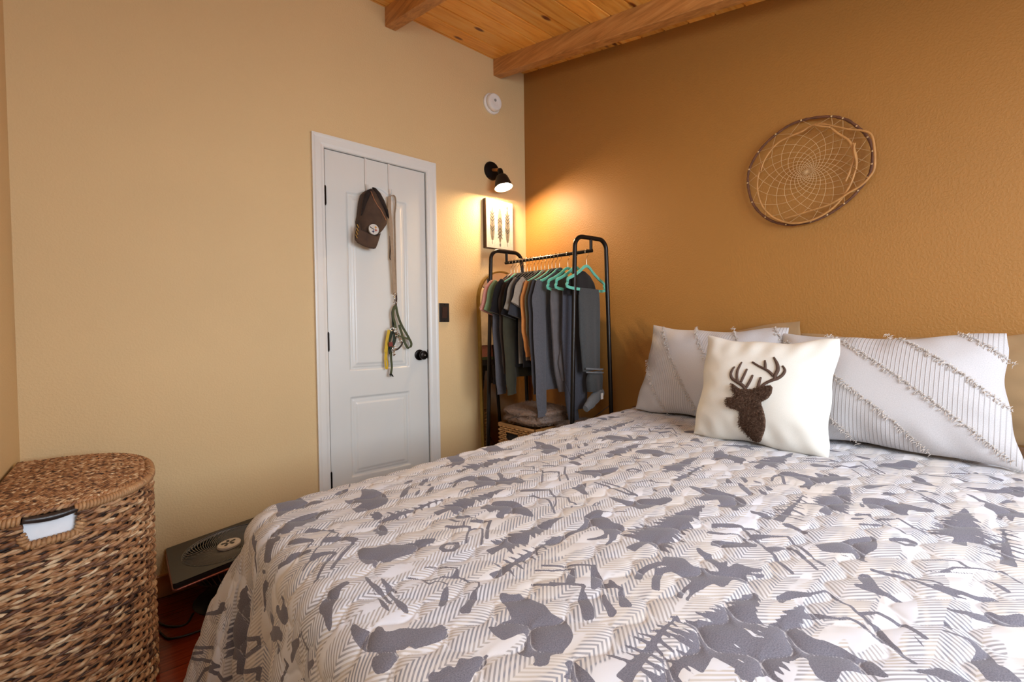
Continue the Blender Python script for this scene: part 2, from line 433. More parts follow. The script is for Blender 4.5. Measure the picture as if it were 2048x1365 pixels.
# wall sconce
t = thing('wall_sconce', 'black metal wall lamp with a lit bell shade above the feather picture', 'wall lamp', (-0.300, 0, 2.148))
lc = np.array([-0.300, 0, 2.146])
M_LAMP = plain('matte_black_metal', (24, 19, 17), 0.38, 0.6, var=0.15)
MB().lathe([(0, 0), (0.060, 0), (0.061, 0.006), (0.056, 0.014), (0.040, 0.018), (0, 0.019)], lc, (0, -1, 0), 48).obj('backplate', M_LAMP, t, smooth=True, auto=True)
M_CUE = plain('copper_brass', (224, 150, 84), 0.3, 0.6, var=0.05)
j = on_y(1000, 340, -0.100)
MB().tube([lc+np.array([0, -0.018, 0.002]), j], 0.0100, 14).obj('arm', M_CUE, t, smooth=True, auto=True)
ax = on_y(1007.5, 376, -0.128)-j; ax /= np.linalg.norm(ax)
hb = MB(); hb.lathe([(0, -0.014), (0.013, -0.012), (0.016, 0.0), (0.013, 0.012), (0, 0.014)], j+ax*0.004, (1, 0.3, 0.1), 20)
hb.lathe([(0.0, 0.0), (0.015, 0.002), (0.018, 0.010), (0.018, 0.030), (0.023, 0.034), (0.024, 0.048)], j, ax, 32, capped=False)
hb.obj('joint', M_LAMP, t, smooth=True, auto=True)
sh = MB(); prof = [(0.022, 0.036), (0.033, 0.042), (0.040, 0.054), (0.047, 0.078), (0.056, 0.108), (0.061, 0.122)]
inn = [(r-0.002, h+0.0005) for (r, h) in prof][::-1]
sh.lathe(prof+inn, j, ax, 48, capped=False)
k = NM('shade_metal', 0.4, 0.3); k.col(L((40, 32, 28)))
sh.obj('lamp_shade', k.m, t, smooth=True, auto=True)
k = NM('lit_bulb'); k.b.inputs['Base Color'].default_value = (1, 0.9, 0.75, 1)
k.b.inputs['Emission Color'].default_value = (1.0, 0.72, 0.42, 1); k.b.inputs['Emission Strength'].default_value = 760.0
bl = MB(); bl.lathe([(0.0, 0.050), (0.012, 0.053), (0.018, 0.066), (0.030, 0.084), (0.036, 0.100), (0.033, 0.114), (0.020, 0.124), (0.0, 0.127)], j, ax, 24)
bl.obj('bulb', k.m, t, smooth=True)
settle(t)
# feather picture
t = thing('framed_picture', 'small canvas print of three feathers in a dark wooden frame under the wall lamp', 'picture', (-0.262, 0, 1.63))
pA = (-0.375, 1.632, -0.146, 1.952)
fr = MB(); th = 0.034
fr.box((pA[0], -th, pA[1]), (pA[2], 0.0, pA[1]+0.0025)); fr.box((pA[0], -th, pA[3]-0.0025), (pA[2], 0, pA[3])); fr.box((pA[0], -th, pA[1]+0.0025), (pA[0]+0.0025, 0, pA[3]-0.0025)); fr.box((pA[2]-0.0025, -th, pA[1]+0.0025), (pA[2], 0, pA[3]-0.0025))
fr.obj('frame', plain('walnut_frame', (70, 42, 24), 0.5, var=0.2), t)
k = NM('printed_canvas', 0.8, 0, 0.2); v = k.coord(); k.col(k.ramp(k.noise(v, 60, 3), [(0.3, L((186, 176, 162))), (0.7, L((200, 190, 176)))])); k.bump(k.noise(v, 900, 1), 0.15, 0.0005)
MB().box((pA[0]+0.0025, -th-0.001, pA[1]+0.0025), (pA[2]-0.0025, -th+0.01, pA[3]-0.0025)).obj('canvas', k.m, t)
# printed feathers
inks = [plain('feather_ink_grey', (96, 90, 82), 0.85, var=0.25, nscale=90), plain('feather_ink_taupe', (112, 100, 82), 0.85, var=0.25, nscale=90), plain('feather_ink_dark', (58, 50, 44), 0.85, var=0.25, nscale=90)]
fe = MB(); FR = ((0, -th-0.0012, 0), (1, 0, 0), (0, 0, 1), (0, -1, 0))
def fprism(poly, mi, lift=0.0): fe.prism(poly, 0.0004+lift, ((0, -th-0.0012-lift, 0), (1, 0, 0), (0, 0, 1), (0, -1, 0)), mi)
for (cx, z0, z1, up) in ((-0.325, 1.658, 1.925, 1), (-0.261, 1.645, 1.925, -1), (-0.197, 1.655, 1.925, 1)):
    H_ = z1-z0
    def q(s, w): return (cx+w, z0+s*H_) if up == 1 else (cx+w, z1-s*H_)
    left, right = [], []
    for i in range(13):
        s = 0.10+0.82*i/12; w = 0.021*math.sin(PI*min(1, (i+0.6)/12.6))**0.55*(1.0-0.25*i/12)
        left.append(q(s, -w)); right.append(q(s, w))
    fprism(left+right[::-1], 1)
    fprism([q(0.0, -0.0009), q(0.95, -0.0009), q(0.95, 0.0009), q(0.0, 0.0009)], 2, 0.0004)
    for s in (0.30, 0.36, 0.47, 0.54, 0.62, 0.70):
        for sg in (-1, 1):
            fprism([q(s, sg*0.001), q(s+0.085, sg*0.019), q(s+0.115, sg*0.019), q(s+0.03, sg*0.001)], 0 if int(s*100) % 2 else 2, 0.0004)
    fprism([q(0.93, -0.006), q(0.97, -0.006), q(1.0, 0), q(0.97, 0.006), q(0.93, 0.006), q(0.90, 0)], 0, 0.0004)
fe.obj('feather_print', inks, t); settle(t)

# arched mirror leaning in the corner
t = thing('arched_mirror', 'tall arched mirror in a thin brass frame standing behind the clothes rack', 'mirror', (-0.24, -0.05, 0))
mx0, mx1, zc_, r_ = -0.452, -0.062, 1.285, 0.195
path = [(mx0, 0.012), (mx0, zc_)]+[((mx0+mx1)/2-r_*math.cos(a), zc_+r_*math.sin(a)) for a in np.linspace(0, PI, 25)[1:-1]]+[(mx1, zc_), (mx1, 0.012)]
def lean(x, z, off=0): return np.array([x, -0.085+0.050*z/1.48-off, z])
f = MB(); f.ribbon([lean(x, z) for (x, z) in path]+[lean(*path[0])], 0.028, 0.010, (0, 1, 0)); f.obj('mirror_frame', plain('aged_brass', (150, 128, 72), 0.3, 0.85, var=0.1), t)
k = NM('mirror_glass', 0.02, 1.0); k.col((0.86, 0.87, 0.86))
g = MB(); n = len(path)
g.add([lean(x, z, 0.006) for (x, z) in path]+[lean(x, z, -0.002) for (x, z) in path], [tuple(range(n)), tuple(range(2*n-1, n-1, -1))]+[(i, (i+1) % n, n+(i+1) % n, n+i) for i in range(n)])
g.obj('mirror_glass', k.m, t); settle(t)
# ------------------------------------------------------------------ quilt shape: flat cloth (u from head to foot, v from the far edge) -> room
Q_LU, Q_R, Q_Y0 = 1.845, 0.075, -1.045
def q_noise(u, v):
    return (np.sin(7.3*u+3.1*np.sin(2.9*v+0.4))*np.cos(5.1*v+2.0*np.sin(3.7*u)))
def quilt_base(u, v):
    u = np.asarray(u, float); v = np.asarray(v, float)
    a = np.maximum(0, u-Q_LU); b = np.maximum(0, -v)
    d = np.hypot(a, b); th = np.arctan2(b, a+1e-9)
    uc = np.minimum(u, Q_LU); vc = np.maximum(v, 0)
    zt = 0.690-0.070*np.clip(uc/1.85, 0, 1)**1.3
    zt = zt+0.0035*q_noise(uc, vc)*np.clip(uc/0.3, 0, 1)
    arc = Q_R*PI/2
    inarc = d < arc
    corner = np.sin(2*th)
    flare = 0.05+0.24*corner**1.5+0.07*(b > 0)
    e = np.maximum(0, d-arc)
    amp = 0.020*np.clip(e/0.20, 0, 1)
    s_foot = vc; s_side = uc
    w = np.sin(2*PI*(s_foot/0.17)+1.6*np.sin(s_foot*9)+0.8)*(a > 0)+np.sin(2*PI*(s_side/0.21))*(b > 0)*(a <= 0)
    w = w+1.6*np.sin(th*9.0+0.5)*corner
    rho = np.where(inarc, Q_R*np.sin(np.minimum(d, arc)/Q_R), Q_R+flare*e+amp*w)
    drop = np.where(inarc, Q_R*(1-np.cos(np.minimum(d, arc)/Q_R)), Q_R+e*np.sqrt(np.maximum(0.05, 1-flare**2)))
    z = zt-drop
    low = np.maximum(0, 0.015-z)
    rho = rho+low*0.6; z = np.maximum(z, 0.012+0.004*np.sin(30*d))
    x = -0.02-uc-rho*np.cos(th)*(d > 0)
    y = Q_Y0-vc+rho*np.sin(th)*(d > 0)
    return np.stack([x, y, z], -1)
def quilt_puff(u, v):
    p = 0.088
    c1 = np.abs(((u+0.013*np.sin(2*PI*v/p))/p+0.25) % 1.0-0.5)*p
    c2 = np.abs(((v+0.011*np.sin(2*PI*u/p+1.0))/p) % 1.0-0.5)*p
    return np.minimum(c1, c2*1.25)
def quilt_grid(step):
    us = np.arange(0.0, 2.42, step); vs = np.arange(-0.50, 1.60, step)
    U, V = np.meshgrid(us, vs, indexing='ij')
    P = quilt_base(U, V); e = 1e-3
    du = (quilt_base(U+e, V)-quilt_base(U-e, V)); dv = (quilt_base(U, V+e)-quilt_base(U, V-e))
    N = np.cross(du, dv); N /= (np.linalg.norm(N, axis=-1, keepdims=True)+1e-12)
    top = (U < Q_LU) & (V > 0)
    sgn = 1.0 if np.median(N[top][:, 2]) > 0 else -1.0
    seam = quilt_puff(U, V)
    P = P+sgn*N*(0.0062*np.clip(seam/0.032, 0, 1)**0.5)[..., None]
    return us, vs, U, V, P, seam
INK_POLY = [[1704,-64,1696,-32,1681,-14,1677,-45,1688,-63],[1709,40,1685,20,1656,23,1620,-71,1675,52,1697,49],[1637,52,1626,63,1609,80,1611,115,1605,125,1607,147,1616,191,1633,213,1651,217,1672,210,1690,207,1711,208,1710,189,1709,166,1694,168,1675,162,1691,141,1705,127,1706,113,1704,105,1696,113,1678,107,1665,118,1654,102],[1843,-66,1830,-62,1805,-67,1784,-67,1781,31,1756,47,1745,69,1757,76,1780,64,1802,65,1816,49,1834,64,1854,77,1863,73,1861,53,1851,32,1840,-76],[1781,-24,1764,-36,1757,-61,1772,-48],[1865,143,1852,119,1831,119,1811,120,1789,120,1768,121,1740,149,1764,153,1780,147,1806,176,1822,173,1832,183,1849,172,1851,181,1867,182,1877,166,1875,147],[1898,142,1889,136,1872,134,1870,149,1879,161,1889,163],[1905,135,1892,169,1886,159,1880,183,1886,198,1895,190,1911,209,1927,225,1938,192,1917,174],[1843,218,1825,205,1808,224,1788,246,1780,277,1791,279,1793,249,1815,238,1830,221],[1882,236,1876,226,1862,237,1849,254,1835,275,1839,285,1854,272,1868,259],[1821,296,1812,289,1781,302,1760,344,1765,353,1777,345,1788,322,1806,315,1822,308],[1899,294,1888,289,1871,300,1852,322,1859,333,1872,322,1885,312,1897,312,1913,296,1921,287,1910,280],[1867,350,1856,344,1840,352,1819,371,1822,379,1842,367,1857,364,1869,366],[1694,232,1684,248,1678,239,1669,245,1669,270,1677,278,1699,282,1689,263,1699,255,1688,257],[1723,330,1707,320,1697,303,1690,320,1693,350,1709,375,1726,368,1719,361,1726,348,1716,342],[1315,-5,1256,-24,1207,-59,1272,10,1270,49,1298,85,1316,89,1323,92,1324,80,1380,89,1335,75,1375,50,1356,46,1336,59,1324,55,1313,18],[1160,-24,1145,5,1076,-54,1108,40,1073,77,1103,79,1147,71,1164,42,1157,7],[1438,206,1406,200,1375,201,1350,203,1328,234,1327,269,1318,293,1310,289,1287,243,1264,232,1288,280,1298,288,1292,308,1264,302,1259,317,1265,356,1294,369,1306,345,1323,352,1330,334,1337,323,1352,315,1375,303,1390,282,1376,248,1380,224,1399,212,1439,242,1446,234,1405,207,1442,216],[1476,416,1456,410,1441,416,1431,409,1414,425,1392,451,1392,482,1405,531,1414,546,1427,524,1432,508,1444,489,1457,487,1478,508,1478,478,1456,470,1456,459,1478,458,1478,449,1473,436,1483,425],[1533,112,1511,89,1492,99,1523,120],[1508,160,1483,127,1471,124,1454,124,1465,138,1500,170],[1589,198,1562,166,1532,134,1518,142,1541,164,1563,197,1580,205],[1557,224,1544,208,1518,186,1537,217],[1523,216,1490,195,1481,200,1509,235],[1492,178,1473,171,1486,189],[1549,409,1538,409,1523,422,1518,433,1537,437,1553,425],[1571,413,1559,409,1561,432,1547,448,1565,441],[1543,466,1533,455,1509,469,1505,495,1519,482],[1782,390,1773,384,1760,407,1747,415,1732,411,1718,420,1747,481,1761,481,1765,463,1777,475,1782,489,1784,478,1784,471,1775,466,1792,468,1796,449,1789,412],[1812,499,1809,509,1810,542,1811,564,1811,583,1816,575,1818,550,1817,522],[1883,508,1872,499,1857,496,1843,496,1841,509,1850,511,1863,512,1876,522],[1967,212,1957,248,1975,237,1983,218],[1953,-115,1949,-111,1948,-124,1953,-127],[1966,-117,1960,-145,1964,-168,1967,-159],[1924,37,1920,74,1926,84,1921,100,1933,102,1997,156,1944,99,1932,67],[1955,185,1948,204,1951,223,1958,200],[1745,406,1719,423,1692,438,1683,444,1678,452,1673,443,1657,453,1638,470,1640,475,1647,476,1646,482,1662,474,1681,481,1718,486,1740,481,1758,482,1768,458],[1598,437,1588,433,1575,451,1551,477,1555,482,1565,473,1585,458,1592,440],[1691,615,1672,603,1668,606,1681,624,1689,618],[1685,584,1678,576,1682,588],[1758,678,1740,656,1722,640,1714,640,1724,658,1739,676,1752,686],[1737,710,1718,703,1703,690,1692,682,1683,682,1692,700,1719,720,1730,731,1741,720],[1791,525,1788,537,1793,562,1787,576,1789,595,1792,581,1797,569,1799,551],[1537,767,1523,762,1515,764,1548,797,1562,789,1554,779],[1499,790,1486,782,1479,786,1491,800,1499,814,1504,822,1513,832,1511,840,1496,830,1500,842,1506,856,1504,865,1509,868,1512,858,1530,831,1538,835,1545,829,1514,803],[1472,651,1464,652,1438,657,1408,660,1378,661,1359,655,1342,639,1327,628,1302,630,1283,632,1279,643,1291,655,1302,656,1296,667,1316,703,1310,712,1310,727,1323,740,1346,739,1371,752,1383,751,1410,757,1401,745,1384,745,1364,729,1366,727,1383,739,1406,720,1415,709,1411,707,1393,720,1374,724,1360,711,1350,686,1350,674,1389,677,1414,674,1432,669,1457,675,1484,674,1476,659],[1198,593,1196,620,1190,652,1181,660,1159,669,1147,685,1135,704,1114,708,1105,723,1114,734,1142,729,1168,717,1187,720,1216,707,1214,689,1210,657,1214,633],[1310,567,1298,566,1322,584],[1371,860,1356,863,1345,877,1345,891,1356,907,1359,915,1349,923,1344,934,1349,942,1340,956,1336,952,1327,937,1322,923,1314,914,1311,903,1304,894,1295,888,1290,893,1297,905,1296,914,1292,920,1300,921,1307,933,1314,942,1307,949,1299,947,1298,952,1313,956,1317,962,1298,963,1291,966,1290,980,1286,993,1276,1003,1284,1007,1297,1000,1307,989,1304,999,1287,1012,1295,1015,1308,1008,1306,1002,1316,990,1324,998,1334,1005,1341,996,1344,987,1351,982,1371,985,1386,983,1388,975,1386,968,1400,964,1413,962,1428,958,1439,955,1465,963,1460,955,1437,950,1423,946,1440,943,1464,952,1462,941,1453,937,1430,937,1408,940,1401,923,1404,901,1395,885,1386,869],[1185,866,1167,857,1155,868,1138,886,1130,898,1130,910,1136,911,1158,885,1169,872,1187,871],[1223,871,1209,871,1199,888,1193,901,1169,916,1173,919,1205,899,1217,881],[1160,936,1152,940,1134,965,1112,991,1122,989,1142,968,1164,956,1168,948],[1240,892,1232,898,1221,914,1200,934,1190,952,1190,963,1206,966,1220,951,1239,936,1252,913,1264,902],[1189,979,1175,988,1152,1007,1159,1019,1167,1004,1195,1000,1202,990],[1061,961,1049,973,1055,990,1063,1015,1074,1015,1073,1000,1062,986,1067,973],[1048,893,1037,914,1030,932,1061,938,1060,929,1047,915],[961,1075,952,1082,942,1096,927,1102,897,1138,904,1135,916,1116,935,1108,946,1102,948,1095,963,1082],[886,1155,893,1172,899,1184,907,1172],[1117,1040,1085,1057,1064,1072,1047,1082,1029,1095,1000,1106,996,1112,1005,1116,1041,1125,1061,1128,1076,1123,1090,1116,1121,1121,1126,1131,1128,1118,1116,1107,1103,1101,1120,1085,1130,1069,1134,1058],[1128,1080,1120,1094,1126,1111,1124,1097],[1146,1024,1154,1039,1164,1054,1185,1080,1191,1077,1184,1065,1163,1048],[1168,1031,1171,1042,1196,1061,1209,1075,1214,1071,1202,1058,1180,1041],[1179,1123,1169,1128,1165,1139,1191,1151,1210,1161,1212,1173,1216,1183,1217,1194,1224,1186,1225,1179,1222,1171,1225,1162,1224,1152,1227,1142,1224,1129,1216,1127,1210,1138,1207,1137,1197,1129],[1011,1232,1009,1237,1021,1245,1028,1254,1030,1247,1025,1239],[1000,1293,1001,1297,1021,1307,1031,1314,1037,1314,1027,1304],[1046,1257,1047,1265,1054,1276,1060,1287,1068,1297,1076,1303,1079,1296,1067,1283,1052,1269],[1199,1236,1198,1247,1190,1259,1184,1271,1176,1278,1167,1276,1162,1284,1167,1291,1159,1301,1153,1304,1139,1316,1175,1317,1192,1303,1196,1296,1191,1288,1201,1278,1204,1271,1202,1260,1205,1250,1206,1242],[2088,-300,2106,-188,2087,-176,2112,-120,2119,-30,2128,-49,2121,-188],[1973,209,1953,260,1980,231,1994,219,2044,206,2043,200,1997,208],[1942,349,1943,360,1952,380,1951,409,1981,396,1982,381,1983,347,1987,312,1972,326,1969,363,1956,361],[2004,278,2007,302,2027,296,1993,370,1997,391,2015,387,2020,366,2037,343,2094,225,2082,225,2064,252,2035,256],[2027,357,2027,379,2039,379,2046,373],[1991,438,1972,462,1963,476,1974,481,2000,460,2032,438,2015,436,1999,446],[1973,537,1955,558,1963,563,1982,549],[2057,452,2048,462,2014,512,2003,540],[1899,508,1888,502,1884,505,1878,492,1869,493,1857,502,1864,521,1876,531,1883,540,1889,553,1897,570,1904,577,1908,577,1906,563,1901,539,1903,524],[1881,613,1873,603,1876,612,1873,611,1872,629,1868,642,1860,661,1855,649,1850,649,1848,661,1851,675,1841,683,1830,684,1821,692,1812,704,1804,706,1792,718,1771,716,1778,723,1770,726,1780,730,1770,733,1780,735,1774,743,1781,738,1779,750,1784,744,1785,750,1792,747,1799,750,1810,748,1815,747,1825,743,1834,739,1838,728,1847,729,1856,716,1856,732,1860,737,1866,738,1871,741,1876,742,1883,741,1890,733,1890,722,1887,708,1880,699,1874,708,1874,697,1884,680,1887,667,1887,648,1886,631],[1847,799,1839,797,1835,804,1831,805,1827,803,1815,805,1815,815,1809,811,1800,803,1795,804,1791,812,1781,812,1774,814,1769,818,1758,822,1768,824,1775,835,1781,834,1788,838,1793,834,1802,840,1813,846,1833,830,1852,810],[1818,527,1809,539,1806,564,1809,589,1811,621,1814,623,1816,610,1814,579,1814,549],[1823,558,1820,565,1819,592,1820,620,1823,636,1826,633,1828,611,1821,580],[1796,547,1789,554,1788,566,1787,588,1790,595,1793,580,1799,572],[1801,564,1797,573,1797,596,1797,616,1795,640,1802,660,1808,651,1809,628,1805,610,1805,590],[1873,498,1860,496,1848,498,1842,504,1854,509,1865,518,1875,520,1884,538,1891,555,1892,552,1883,507],[1664,725,1657,720,1649,736,1642,742,1634,746,1636,754,1633,762,1630,781,1629,803,1636,821,1635,834,1630,846,1640,868,1650,883,1660,889,1672,891,1685,892,1690,889,1701,885,1714,896,1718,897,1728,893,1734,882,1727,882,1717,868,1727,870,1731,857,1730,841,1721,852,1711,840,1702,836,1695,828,1697,823,1714,822,1732,818,1733,799,1731,784,1727,774,1719,785,1704,778,1692,785,1688,786,1683,775,1676,759,1672,747,1668,731],[1699,909,1691,908,1682,913,1686,923,1688,941,1691,956,1693,961,1714,942,1708,933,1719,924,1704,922,1699,916],[1563,820,1556,827,1564,838,1579,862,1591,875,1599,880,1611,870,1604,859,1594,848,1580,829,1570,824],[1542,850,1535,852,1551,871,1564,899,1576,900,1581,894,1572,883,1563,868],[1517,864,1511,869,1519,879,1533,905,1539,908,1553,894,1526,872],[1341,1049,1331,1053,1314,1058,1306,1067,1293,1087,1303,1089,1322,1072,1336,1064,1353,1064,1358,1060],[1299,1151,1291,1157,1281,1166,1285,1170,1295,1165,1302,1158],[1364,1091,1355,1093,1343,1103,1338,1121,1333,1133,1337,1133,1350,1115,1371,1100,1372,1095],[1454,1074,1435,1072,1421,1072,1412,1081,1398,1094,1404,1106,1409,1115,1411,1126,1405,1134,1404,1144,1402,1155,1407,1173,1400,1184,1410,1197,1419,1205,1421,1210,1427,1203,1429,1190,1440,1177,1452,1168,1455,1166,1470,1167,1479,1166,1488,1156,1486,1147,1476,1139,1472,1135,1460,1131,1460,1125,1464,1120,1475,1119,1486,1112,1484,1104,1482,1096,1481,1090,1479,1085],[1480,1077,1474,1081,1478,1093,1486,1090,1487,1081],[1546,1078,1536,1088,1516,1099,1519,1104,1531,1100,1553,1090,1561,1085],[1522,1108,1519,1118,1519,1125,1527,1112],[1313,1272,1295,1276,1278,1276,1272,1284,1290,1293,1304,1298,1302,1304,1309,1310,1317,1316,1319,1320,1345,1291,1324,1279],[1233,1237,1238,1243,1242,1250,1256,1250,1245,1241],[1412,1192,1413,1199,1421,1210,1426,1202,1428,1195],[1299,1209,1311,1221,1322,1229,1327,1234,1323,1226,1312,1218],[972,72,957,101,962,160,967,212,993,215,1041,216,1042,181,1021,182,1018,140,1041,123,1005,126,977,90],[892,175,896,194,941,245,962,237,938,211],[860,180,811,144,853,195],[896,226,908,253,922,253],[861,223,845,224,874,263,895,260],[877,143,871,153,897,169],[1028,259,1012,258,1016,286,1027,302,1035,287],[1063,333,1039,333,1038,354,1045,379,1057,374,1058,356],[807,263,777,250,776,217,715,218,704,231,691,270,685,307,694,332,635,305,629,334,631,361,677,366,702,351,727,320,747,301,779,302,796,295,761,295,763,263],[1103,396,1076,420,1054,448,1029,468,986,479,1011,490,1059,502,1092,479,1115,487,1104,466,1118,439,1112,414],[1212,483,1198,489,1178,480,1158,492,1174,504,1206,526,1223,555,1230,538,1224,515,1221,497],[828,424,807,422,779,438,760,469,753,490,774,530,794,515,819,514,822,494,801,473,838,471,835,452],[1023,612,1034,631,1044,623],[1061,638,1082,673,1087,661],[1331,402,1310,409,1271,455,1278,460,1318,432,1338,410],[638,249,663,298,694,332,679,296],[448,12,423,39,434,84,465,54],[516,-8,480,37,508,68,514,30],[669,51,632,44,638,85,688,91],[345,15,286,-7,339,32],[756,478,761,509,773,551,784,528,794,502],[400,326,401,372,425,360],[468,402,447,426,434,461,491,455],[572,486,542,485,535,501,595,554,582,520],[561,595,534,629,523,649,500,664,504,720,541,681,541,706,552,695,544,658,573,634],[741,646,701,641,673,625,626,620,621,633,659,655,644,670,671,707,673,725,685,735,699,730,711,735,758,739,718,731,712,715,758,709,711,711,710,697,709,678,725,667],[620,597,604,603,625,610],[900,768,858,751,877,770,891,781],[885,794,879,801,885,811,925,851,947,854,937,839,921,816],[821,770,832,789,857,811,874,808,853,790],[846,816,841,828,844,845,854,827],[884,835,895,850,902,876,929,882,907,860],[850,844,865,860,877,883,892,872],[812,850,772,839,738,845,719,846,705,867,703,887,700,904,687,931,673,914,665,914,653,927,655,949,640,936,634,948,637,968,648,991,664,998,679,985,696,972,710,964,728,961,724,951,744,940,788,942,819,943,801,931,762,918,763,906,755,894,748,881,737,870,754,863,804,885,819,894,808,877,782,867,752,853,788,851,817,858],[808,918,778,919,751,926,780,940,808,931],[995,709,979,724,978,743,973,763,971,781,968,807,966,824,980,846,998,864,1029,870,1045,861,1056,871,1068,861,1056,849,1064,836,1059,817,1050,824,1038,813,1031,808,1063,788,1065,759,1054,772,1017,769,1013,751,1012,728],[1039,886,1036,903,1029,918,1043,937,1059,938,1044,913,1041,911,1050,895],[1127,706,1114,710,1113,732,1121,734,1142,731,1151,721],[1068,696,1012,667,1042,693,1049,705,1069,704],[396,872,404,918,415,903,413,883],[426,948,423,966,427,992,437,994,442,970],[480,1016,458,1026,443,1050,409,1059,367,1068,378,1097,442,1096,455,1087,480,1102,487,1081,501,1070,497,1055,495,1034],[602,879,577,884,576,906,543,946,553,948,590,916,607,896],[544,964,517,982,515,991,539,980],[539,1100,531,1107,543,1127,556,1137,589,1152,588,1168,598,1151,597,1128,580,1114,570,1106,558,1113],[708,1029,677,1035,670,1054,650,1077,677,1063,698,1052,710,1044],[728,1071,705,1074,696,1089,691,1114,705,1096,733,1080],[647,1124,629,1147,657,1171,664,1164,642,1148,647,1132],[696,1145,704,1155,709,1171,710,1161,707,1151],[797,1048,784,1051,769,1066,761,1082,760,1099,757,1114,764,1133,769,1150,766,1166,770,1178,783,1170,792,1152,796,1135,815,1135,817,1140,841,1129,823,1112,814,1104,828,1092,854,1076,831,1064],[821,1048,812,1053,850,1066,858,1060],[899,1056,890,1062,879,1080,874,1091,886,1075,927,1065],[946,1059,936,1062,919,1082,906,1087,935,1077,948,1065],[895,1096,889,1104,881,1119,872,1125,866,1130,882,1125,896,1115,901,1099],[402,1237,410,1258,415,1269,431,1264,426,1245],[374,1278,375,1295,384,1301,393,1302,400,1289],[548,1201,534,1225,524,1238,523,1250,510,1264,460,1275,459,1290,449,1303,541,1304,545,1294,533,1282,525,1269,551,1252,545,1233,549,1218],[606,1210,608,1222,622,1236,622,1248,635,1258,635,1268,640,1282,648,1296,660,1307,704,1308,707,1294,732,1293,727,1286,706,1282,719,1278,743,1275,743,1268,708,1270,694,1264,687,1254,680,1247,645,1247,631,1235,620,1220],[611,1268,592,1275,568,1283,583,1295,593,1284,627,1274],[631,1148,658,1170,654,1177,666,1168]]
